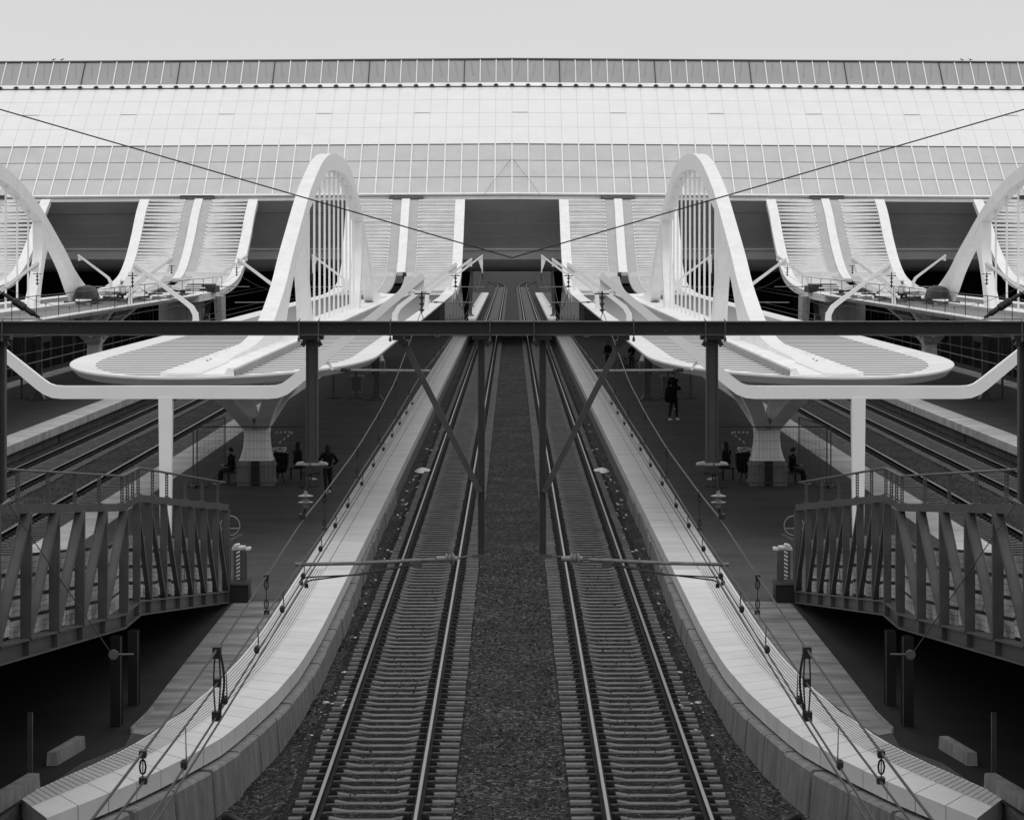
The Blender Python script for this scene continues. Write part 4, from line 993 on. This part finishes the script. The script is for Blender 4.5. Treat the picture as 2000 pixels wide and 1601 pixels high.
        PP = [W(*wr), W(*(wr+d*.085))]; RR = [.028*k, .034*k]; EE = [(0,1)]
        for j, (o_, L) in enumerate(((-.03,.06),(-.01,.075),(.01,.07),(.03,.055))):
            a = wr+d*.10+sd_*o_; PP += [W(*a), W(*(a+d*L*.6)), W(*(a+d*L+Vector((0,.012,0))))]; RR += [.011*k,.010*k,.008*k]; n_ = len(PP); EE += [(1,n_-3),(n_-3,n_-2),(n_-2,n_-1)]
        a = wr+d*.04+sd_*-.035; PP += [W(*a), W(*(a+d*.045+sd_*-.02))]; RR += [.012*k,.009*k]; n_ = len(PP); EE += [(0,n_-2),(n_-2,n_-1)]
        skin_body('hand', PP, EE, RR, SKIN, body, 0, sym)
    if bag:
        m = MB(); rings = []
        for z, w1, d1 in ((1.0,.10,.05),(1.05,.16,.11),(1.2,.17,.14),(1.36,.15,.11),(1.44,.08,.05)):
            rings.append([W(w1*math.cos(a*math.pi/5), -.17+d1*math.sin(a*math.pi/5), z+off) for a in range(10)])
        m.loft(rings); o = m.build('backpack', CLOTHD, sym=sym, smooth=True); tag(o, 'black rounded backpack on the back of the standing man on the right platform', 'backpack')
    return t

# ------------------------------------------------------------------ things on the platforms
def fence_panel(a, b, z0, h, label):
    a = Vector((a[0], a[1], z0)); b = Vector((b[0], b[1], z0)); d = (b-a).normalized(); L = (b-a).length; U = Vector((0,0,1))
    t = empty('fence_panel', tuple((a+b)/2)); tag(t, label, 'fence', 'temporary site fences')
    m = MB(); r = .1
    pts = [a, a+U*(h-r)]+[a+d*(r-r*math.cos(q*math.pi/8))+U*(h-r+r*math.sin(q*math.pi/8)) for q in range(1, 5)]+[b-d*(r-r*math.cos(q*math.pi/8))+U*(h-r+r*math.sin(q*math.pi/8)) for q in range(4, 0, -1)]+[b+U*(h-r), b]
    m.tube(pts, .02, 6); m.tube([a+U*.15, b+U*.15], .017, 6); m.tube([a.lerp(b, .0)+U*.0, a+U*.02], .02, 6)
    m.build('frame', STEELM, t)
    m = MB(); n = int(L/.12)
    for k in range(1, n): p = a.lerp(b, k/n); m.bar(p+U*.15, p+U*(h-.01), .0045)
    for z in [.15+.27*k for k in range(1, int(h/.27))]: m.bar(a+U*z, b+U*z, .006)
    m.build('wire_mesh', MESHW, t)
    m = MB(); nn = Vector((-d.y, d.x, 0))
    for p in (a, b): m = MB(); m.bar(p-nn*.35+U*.03, p+nn*.35+U*.03, .12, .07); m.build('foot', STEELM, t)
def prop_post(x, y, r, z1, label, flare):
    t = empty('prop_post', (x, y, .55)); tag(t, label, 'post', 'steel props under the canopies')
    m = MB()
    if flare: m.loft([[(x+a*w_,y+b*w_,z) for a, b in ((-1,-1),(1,-1),(1,1),(-1,1))] for z, w_ in ((.57,.42),(.62,.3),(.85,r),(z1,r))])
    else: m.tube([(x,y,.57),(x,y,z1)], r, 8)
    m.build('shaft', STEELM, t); m = MB(); w_ = .55 if flare else .38; m.box(x-w_, x+w_, y-w_*.6, y+w_*.6, .553, .575); m.build('base_plate', BLACK, t)
def bicycle(x, y):
    t = empty('bicycle', (x, y, .55)); tag(t, 'dark bicycle standing behind the slanted gantry brace on the right platform', 'bicycle')
    for dx in (-.52, .52):
        m = MB(); c = (x+dx, y, .9); m.tube([(c[0]+.33*math.cos(a*math.pi/12), y, c[2]+.33*math.sin(a*math.pi/12)) for a in range(25)], .022, 6, False); wh = m.build('wheel', BLACK, t)
        m = MB()
        for a in range(10): m.tube([c, (c[0]+.32*math.cos(a*math.pi/5), y, c[2]+.32*math.sin(a*math.pi/5))], .004, 4)
        m.tube([(c[0],y-.05,c[2]),(c[0],y+.05,c[2])], .03, 8); m.build('spokes', MESHW, wh)
    m = MB(); bb = (x+.05, y, .85); st = (x+.2, y, 1.35); hd = (x-.32, y, 1.4); f = (x-.52, y, .9); r = (x+.52, y, .9)
    for a, b in ((bb, st), (bb, hd), (st, hd), (hd, f), (bb, r), (st, r)): m.tube([a, b], .02, 6)
    m.build('frame', BLACK, t)
    m = MB(); m.tube([(x-.32,y,1.4),(x-.36,y,1.58)], .018); m.tube([(x-.3,y-.25,1.55),(x-.42,y-.15,1.6),(x-.4,y,1.6),(x-.42,y+.15,1.6),(x-.3,y+.25,1.55)], .015); m.build('handlebar', BLACK, t)
    m = MB(); m.lathe((x+.22,y,1.38), [(.03,0),(.08,.03),(.07,.06),(.02,.07)], 8); m.tube([(x+.2,y,1.33),(x+.22,y,1.4)], .015); m.build('saddle', BLACK, t)
    m = MB(); m.tube([(x+.05-.12,y-.08,.72),(x+.05,y-.04,.85),(x+.05+.12,y+.08,.98)], .012); m.lathe((x+.05,y-.03,.85), [(.09,-.004),(.09,.004)], 12, 'y'); m.build('pedals', BLACK, t)
def litter_bin(x, y):
    t = empty('litter_bin', (x, y, .55)); tag(t, f'pale slim litter bin with a lid standing among the props under the {side()} canopy', 'bin')
    m = MB(); m.tube([(x-.3,y,.57),(x-.3,y,1.5)], .025); m.tube([(x+.3,y,.57),(x+.3,y,1.5)], .025); m.box(x-.34,x+.34,y-.12,y+.12,.56,.6); m.build('stand', STEELL, t)
    m = MB(); m.loft([[(x+a*.24,y+b*.12,z) for a, b in ((-1,-1),(1,-1),(1,1),(-1,1))] for z in (.7, 1.4)]); m.build('bag', GREYP, t)
    m = MB(); m.hexa([(x-.4,y-.16,1.42),(x+.4,y-.16,1.42),(x+.4,y+.16,1.42),(x-.4,y+.16,1.42)],[(x-.3,y-.12,1.56),(x+.3,y-.12,1.56),(x+.3,y+.12,1.56),(x-.3,y+.12,1.56)]); m.build('lid', STEELL, t)
def number_plate(x, y):
    t = empty('number_plate', (x, y, -.05)); tag(t, f'small framed number two on the platform wall beyond the outer tracks on the {side()}', 'sign')
    m = MB(); m.box(x, x+.03, y-.5, y+.5, -.28, .2)
    m.build('plate', WALLC, t)
    m = MB(); xx = x+.03
    for y0, y1, z0, z1 in ((-.5,.5,.16,.2),(-.5,.5,-.28,-.24),(-.5,-.42,-.24,.16),(.42,.5,-.24,.16)): m.box(xx, xx+.008, y+y0, y+y1, z0, z1)
    # the figure, reading from the tracks
    for y0, y1, z0, z1 in ((-.2,.2,.08,.12),(-.2,.2,-.06,-.02),(-.2,.2,-.2,-.16),(.12,.2,-.02,.08),(-.2,-.12,-.16,-.06)): m.box(xx, xx+.008, y+y0, y+y1, z0, z1)
    m.build('figure', BLACK, t)
def plank_stack(x, y, z):
    t = empty('plank_stack', (x, y, z)); tag(t, f'stack of pale beams and dark crates on the outer canopy on the {side()}', 'stack')
    rnd = random.Random(2)
    for k in range(4):
        m = MB(); zz = z+.02+k*.14; m.box(x-1.5+rnd.uniform(-.2,.2), x+1.1+rnd.uniform(-.3,.3), y-.15, y+.12, zz, zz+.09); m.build('beam', WHITE2, t)
    m = MB(); m.box(x-.2, x+1.9, y+.5, y+3.5, z, z+.45); m.box(x-.1,x+1.7,y+.6,y+3,z+.45,z+.6); m.build('crate', GREYP, t)
    m = MB()
    for k in range(5): m.box(x-.22, x+1.92, y+.45, y+.5, z+.05+k*.1, z+.09+k*.1)
    m.build('crate_slat', BLACK, t)
def tarp_heap(x, y, z):
    m = MB(); rnd = random.Random(11); rings = []
    for zz, r in ((0,.95),(.12,.85),(.4,.8),(.7,.68),(.9,.5),(.98,.2)):
        rings.append([(x+r*rnd.uniform(.9,1.1)*math.cos(a*math.pi/8)*.9, y+r*2.2*math.sin(a*math.pi/8), z+zz*rnd.uniform(.95,1.05)*.95) for a in range(16)])
    m.loft(rings); tag(m.build('tarpaulin', BLACK, smooth=True), f'black tarpaulin heap beside the arch foot on the outer {side()} canopy', 'tarpaulin')
def pigeon(x, k):
    y, z = 247.75, 25.55-.0065*abs(x); t = MB(); s_ = .8
    t.loft([[(x+o*s_, y+r*math.cos(a*math.pi/3)*s_, z+.12*s_+h*s_+r*math.sin(a*math.pi/3)*s_) for a in range(6)] for o, r, h in ((-.3,.01,-.02),(-.12,.05,0),(0,.075,.02),(.1,.06,.05),(.15,.04,.12),(.2,.03,.13),(.25,.006,.12))])
    t.tube([(x,y,z),(x,y,z+.1)], .012, 4)
    tag(t.build('pigeon', BLACK, smooth=True), f'dark bird on the hall ridge at the far {side()}, the one {k}', 'bird', 'birds on the hall ridge')
def sidestuff():
    sd_ = side()
    fence_panel((-10.3,87.4), (-6.65,87.4), .56, 1.95, f'long mesh fence panel in front of the canopy column on the {sd_} platform')
    fence_panel((-6.6,87.5), (-6.9,92.5), .56, 1.95, f'mesh fence panel running back beside the seated people on the {sd_} platform')
    fence_panel((-10.2,87.6), (-9.8,92.4), .56, 1.95, f'mesh fence panel running back on the track side of the {sd_} canopy column')
    for row, dx in ((0, 0), (1, -17.1)):
        w_ = 'first' if row == 0 else 'second'
        prop_post(-6.85+dx, 137, .15, 4.8, f'thick steel prop with flared foot under the {w_} canopy on the {sd_}', True)
        prop_post(-8.0+dx, 138.5, .06, 4.8, f'thin steel prop nearest the thick one under the {w_} canopy on the {sd_}', False)
        prop_post(-9.15+dx, 138.5, .06, 4.8, f'thin steel prop standing outermost under the {w_} canopy on the {sd_}', False)
    litter_bin(-8.25, 143.5)
    m = MB(); m.hexa([(-6.9,121,3.72),(-6.2,121,3.72),(-6.2,121.1,3.72),(-6.9,121.1,3.72)],[(-7.1,121,3.98),(-6.2,121,3.98),(-6.2,121.1,3.98),(-7.1,121.1,3.98)]); m.box(-6.7,-6.66,121.02,121.06,3.98,4.6)
    tag(m.build('hanging_sign', STEELL), f'small blank pale sign hanging below the edge of the {sd_} canopy', 'sign')
    number_plate(-19.78, 118.5)
    # people sitting by the column
    person((-9.15,88.7,.55), 1.6, math.radians(75), f'person in dark clothes and pale shoes sitting on the outer side of the {sd_} column', 'sit', 'short', arms='lap')
    person((-7.2,90.2,.55), 1.7, math.radians(-60), f'person in black sitting on the inner side of the {sd_} column behind the gantry post', 'sit', 'long', arms='lap')
    for x_, y_, w_ in ((-9.12, 88.7, 'outer'), (-7.2, 90.2, 'inner')):
        o = empty('stool', (x_, y_, .55)); tag(o, f'low dark stool under the person sitting on the {w_} side of the {sd_} column', 'stool')
        m = MB(); m.box(x_-.2, x_+.2, y_-.2, y_+.2, .93, .97); m.build('seat', BLACK, o)
        for a_ in (-1, 1):
            for b_ in (-1, 1): m = MB(); m.bar((x_+a_*.17, y_+b_*.17, .56), (x_+a_*.17, y_+b_*.17, .93), .035); m.build('leg', BLACK, o)
    m = MB(); m.loft([[(-7.62+a*w_,89.1+b*.18,z) for a, b in ((-1,-1),(1,-1),(1,1),(-1,1))] for z, w_ in ((.9,.16),(1.1,.24),(1.5,.26),(1.55,.2))]); m.tube([(-7.5,89.1,.57),(-7.6,89.1,.95)], .02); m.tube([(-7.8,89.1,.57),(-7.65,89.1,.95)], .02)
    tag(m.build('folding_seat', CLOTHD), f'dark folding seat with things on it between fence and column on the {sd_}', 'seat')
    rnd = random.Random(6); m = MB()
    for k in range(7): x = -7.62+rnd.uniform(-.2,.2); z = 1.62+rnd.uniform(-.04,.08); m.hexa([(x-.09,89,z-.02),(x+.09,89,z-.03),(x+.08,89.25,z),(x-.07,89.25,z)],[(x-.05,89,z+.04),(x+.07,89,z+.03),(x+.05,89.2,z+.06),(x-.06,89.2,z+.05)])
    tag(m.build('paper_bag', LITTER), f'crumpled pale bags on the folding seat on the {sd_} platform', 'bag')
    t = MB()
    for p, q in (((-7.75,88.6,2.25),(-7.25,89.5,2.2)),((-7.25,89.5,2.2),(-7.7,88.7,1.85)),((-7.7,88.6,1.7),(-7.35,89.3,1.5))):
        n = 8
        for k in range(0, n, 2): t.bar(Vector(p).lerp(Vector(q), k/n), Vector(p).lerp(Vector(q), (k+1)/n), .015, .06)
    tag(t.build('barrier_tape', TAPE), f'striped barrier tape strung between fence and column on the {sd_}', 'tape')
    # construction on the second canopy
    person((-22.7,158,5.06), 1.7, math.radians(40), f'worker in white with a hard hat crouching on the outer canopy on the {sd_}', 'crouch', 'short', CLOTHL, CLOTHM, CLOTHD, arms='lap', hat=True)
    plank_stack(-22.8, 190, 5.06); tarp_heap(-24.6, 156.5, 5.1)
    # loose material along the outer canopy
    rnd = random.Random(12); m = MB()
    for k in range(46):
        x = rnd.uniform(-24.3, -21.9); y = rnd.uniform(150, 188); a = rnd.uniform(-.5, .5); L = rnd.uniform(.3, 1.1)
        m.m = rnd.choice((0,1,2)); m.bar((x-L*math.cos(a), y-L*math.sin(a), 5.1+rnd.uniform(0,.25)), (x+L*math.cos(a), y+L*math.sin(a), 5.1+rnd.uniform(0,.3)), rnd.uniform(.05,.16), rnd.uniform(.04,.2))
    tag(m.build('construction_debris', [WHITE2, GREYP, BLACK]), f'scattered boards and rubble on the outer canopy on the {sd_}', 'debris', kind='stuff')
    rl = empty('rope_railing', (-21, 160, 5.05)); tag(rl, f'thin temporary railing along the edge of the outer canopy on the {sd_}', 'railing')
    m = MB()
    pts = [(-21.45, y, 6.1-.02*(k%2)) for k, y in enumerate(range(110, 205, 6))]
    m.tube(pts, .02, 4); m.build('rope', WIRE, rl)
    m = MB()
    for p in pts: m.tube([(p[0],p[1],5.05),(p[0],p[1],6.1)], .018, 4)
    m.build('rope_post', WIRE, rl)
    # concrete pier with torn sheeting below the outer canopy edge
    t = empty('pier', (-22.7, 196, .5)); tag(t, f'pale concrete pier with torn sheeting under the outer canopy on the {sd_}', 'pier')
    m = MB(); m.box(-25.2, -22.0, 193, 197, .5, 4.75); m.build('pier_wall', mat('pier_concrete', .42, .8, .25, .6) if 'pier_concrete' not in bpy.data.materials else bpy.data.materials['pier_concrete'], t)
    m = MB(); m.hexa([(-21.1,194,.5),(-20.7,194,.5),(-20.7,196,.5),(-21.1,196,.5)],[(-21.3,193,4.75),(-20.75,193,4.75),(-20.75,196,4.75),(-21.3,196,4.75)]); m.build('pier_leg', GUTTER, t)
    m = MB(); m.add([(-21.95+.12*math.sin(k*1.7), 192.9+.15*math.cos(k), z) for k, z in enumerate((4.7,4,3.3,2.6,1.9,1.2,.6))]+[(-21.5+.1*math.sin(k*2.3), 192.7, z) for k, z in enumerate((4.7,4,3.3,2.6,1.9,1.2,.6))], [(k,k+1,k+8,k+7) for k in range(6)]); m.build('sheeting', GREYP, t)
    # hoarding added as a dark backdrop for the shade under the hall; site fence
    m = MB(); m.box(-60, -13.6, 250, 250.4, -.4, 6.1); tag(m.build('hoarding', HOARD), f'dark hoarding added to blacken the space below the hall on the {sd_}', 'hoarding')
    t = empty('site_fence', (-32.5, 170, 0)); tag(t, f'dark screened site fence beyond the second platform on the {sd_}', 'fence')
    m = MB(); m.box(-33, -32.8, 110, 249, -.4, 4.2); m.build('screen', HOARD, t)
    m = MB()
    for k in range(28): y = 112+k*5; m = MB(); m.box(-32.8,-32.7,y,y+.15,-.4,4.3); m.build('screen_post', GREYP, t)
    for k in range(5): m = MB(); m.box(-32.79,-32.72,150+k*18,156+k*18,1.6,3.6); m.build('screen_panel', GREYP, t)
    t = empty('scaffold', (-27, 218, .5)); tag(t, f'thin tube scaffold below the outer canopy on the {sd_}', 'scaffold')
    m = MB()
    for x in (-28.6,-27.2,-24.6): m.tube([(x,205,.55),(x,205,4.9)], .04, 5)
    for z in (1.5,2.5,3.5,4.5): m.tube([(-28.8,205,z),(-24.2,205,z)], .03, 5)
    m.build('tube_frame', STEELM, t)
    t = empty('signal_cabinet', (-12, 66, .5))
    # masts and boards under the hall
    for k, (x, y) in enumerate(((-4.4,262),(-4.6,300),(-5.2,345))):
        o = empty('hall_column', (x, y, .55)); tag(o, f'pale slanted support under the hall on the {sd_}, ' + ('nearest to the camera', 'second in depth', 'farthest back')[k], 'column', 'columns under the hall')
        m = MB(); m.loft([[(x+a*w_-.02*(z),y+b*w_,z) for a, b in ((-1,-1),(1,-1),(1,1),(-1,1))] for z, w_ in ((.55,.18),(2,.22),(6.0,.5))]); m.build('shaft', GREYP, o)
        m = MB(); m.box(x-.35,x+.35,y-.35,y+.35,.555,.75); m.build('base', CONC, o)
    m = MB(); m.box(-12.5,-6.2,232,250,.56,4.9); tag(m.build('kiosk', mat('kiosk', .05, .6, .3, .4) if 'kiosk' not in bpy.data.materials else bpy.data.materials['kiosk']), f'dark enclosed room on the platform below the hall on the {sd_}', 'room')
    bpy.data.objects.remove(bpy.data.objects['signal_cabinet'])
    # litter
    rnd = random.Random(21); m = MB()
    for k in range(150):
        y = 47+90*rnd.random()**1.2; x = rnd.uniform(-3.72, -3.0); s_ = rnd.uniform(.02, .075)**1.0; z = -.2+(-.12 if x < -3.55 and y < 62 else 0)
        a = rnd.random()*3.1; c, s2 = math.cos(a)*s_, math.sin(a)*s_
        m.hexa([(x-c,y-s2,z),(x+s2*.6,y-c*.6,z),(x+c,y+s2,z),(x-s2*.6,y+c*.6,z)],[(x-c*.7,y-s2,z+s_*.5),(x+s2*.3,y-c*.6,z+s_*.2),(x+c,y+s2*.6,z+s_*.6),(x-s2*.6,y+c*.3,z+s_*.3)])
    tag(m.build('litter', LITTER), f'small pale scraps of litter between rail and platform on the {sd_}', 'litter', kind='stuff')
    m = MB(); c = (-3.37, 102.5); rnd = random.Random(30)
    m.loft([[(c[0]+x,c[1]+.9*math.sin(x*9)*.3+w_,-.19+h),(c[0]+x,c[1]-w_,-.19),(c[0]+x,c[1],-.19+h*1.6)] for x, w_, h in ((-.32,.05,.02),(-.2,.5,.07),(-.05,.7,.1),(.1,.45,.08),(.22,.3,.05),(.36,.04,.02))]); tag(m.build('rag', LITTER), f'large pale crumpled rag lying between the rail and the {sd_} platform', 'rag')
    m = MB(); m.tube([(-4.42,41.6,-.44),(-4.3,41.2,-.34),(-4.12,40.8,-.33),(-4.0,40.6,-.36)], [.05,.07,.07,.05], 8); m.tube([(-4.02,40.62,-.36),(-3.97,40.52,-.37)], .085, 8)
    tag(m.build('pipe', BLACK, smooth=True), f'stub of black pipe on the stones below the {sd_} retaining wall', 'pipe')
    m = MB(); m.loft([[(-8.55+k*.145, 211.6+.25*math.cos(a*math.pi/4), 6.06+(.22+.03*math.sin(k*2))*math.sin(a*math.pi/4)) for a in range(8)] for k in range(7)])
    tag(m.build('rolled_sheet', BLACK, smooth=True), f'black rolled sheet at the foot of the first ramp on the {sd_}', 'sheet')
    for k, xx in enumerate((104.6, 121.3)): pigeon(-(1000-xx)*247.7/F, ('nearer the corner', 'nearer the centre')[k])

def build_side():
    setting_side()
    canopy(0, 0, f'white arched canopy over the platform directly {side()} of the central tracks')
    canopy(-17.1, 1, f'white arched canopy over the second platform out on the {side()}, with workers on it')
    # third row: only its ramp and back part reach into the view
    canopy(-34.2, 2, f'white canopy farthest out at the {side()} edge of the picture')
    portal_near(-8.25, 64.5, f'nearest white portal mast with raised arms in front of the {side()} canopy')
    for k, y in enumerate((103, 142, 195)): portal_far(-8.25, y, f'white bent mast on the first canopy on the {side()}, ' + ('under the arch', 'behind the arch crown', 'nearest the hall')[k], k == 2)
    for k, y in enumerate((109.7, 153, 196.4)): portal_far(-25.35, y, f'white bent mast on the second canopy on the {side()}, ' + ('nearest', 'middle one', 'farthest')[k])
    track(-2.17, 10, 640, f'railway track just {side()} of the centre line with pale sleepers', True, 35.5)
    track(-14.1, 40, 400, f'railway track beyond the {side()} platform, the one nearer the centre', False, 62)
    track(-17.95, 40, 400, f'railway track beyond the {side()} platform, along the second platform wall', False, 75)
    overhead(-2.17, 9, f'overhead wires with droppers above the central track on the {side()}')
    overhead(-14.2, 40, f'overhead wires above the outer tracks on the {side()}', False)
    overhead(-19.3, 40, f'overhead wires beside the second canopy on the {side()}', False)
    access_ramp(); sidestuff()

setting_common()
for S in (-1, 1): build_side()
hall(); gantry()
S = -1
person((-5.83,85.6,.55), 1.5, math.radians(8), 'woman with long dark hair walking away on the left platform', 'walk', 'long', CLOTHD, CLOTHM, SHOE, arms='hips', sym=1)
person((7.25,121.4,.55), 1.82, math.radians(-35), 'man in dark clothes with a hood and backpack standing on the right platform', 'walk', 'hood', CLOTHD, CLOTHM, SHOE, bag=False, arms='up', sym=1)
m = MB(); rings = []
for z, w1, d1 in ((1.15,.10,.08),(1.25,.2,.17),(1.5,.22,.2),(1.75,.18,.16),(1.88,.08,.07)): rings.append([(7.03+w1*math.cos(a*math.pi/5), 121.0+d1*math.sin(a*math.pi/5), z+.2) for a in range(10)])
m.loft(rings); tag(m.build('backpack', CLOTHD, sym=1, smooth=True), 'round black backpack on the back of the hooded man on the right platform', 'backpack')
person((7.7,129.3,.55), 1.75, math.radians(170), 'person with pale shoes standing behind the hooded man on the right platform', 'stand', 'short', CLOTHD, CLOTHM, SHOE, arms='lap', sym=1)
person((6.1,172,.55), 1.75, math.radians(30), 'person in black with a bag standing beside the bicycle on the right', 'stand', 'short', CLOTHD, CLOTHM, CLOTHD, arms='down', sym=1)
person((7.5,169.4,.55), 1.7, math.radians(150), 'person in black standing just behind the bicycle saddle on the right', 'stand', 'short', CLOTHD, CLOTHM, CLOTHD, arms='lap', sym=1)
S = 1
bicycle(-7.2, 168)
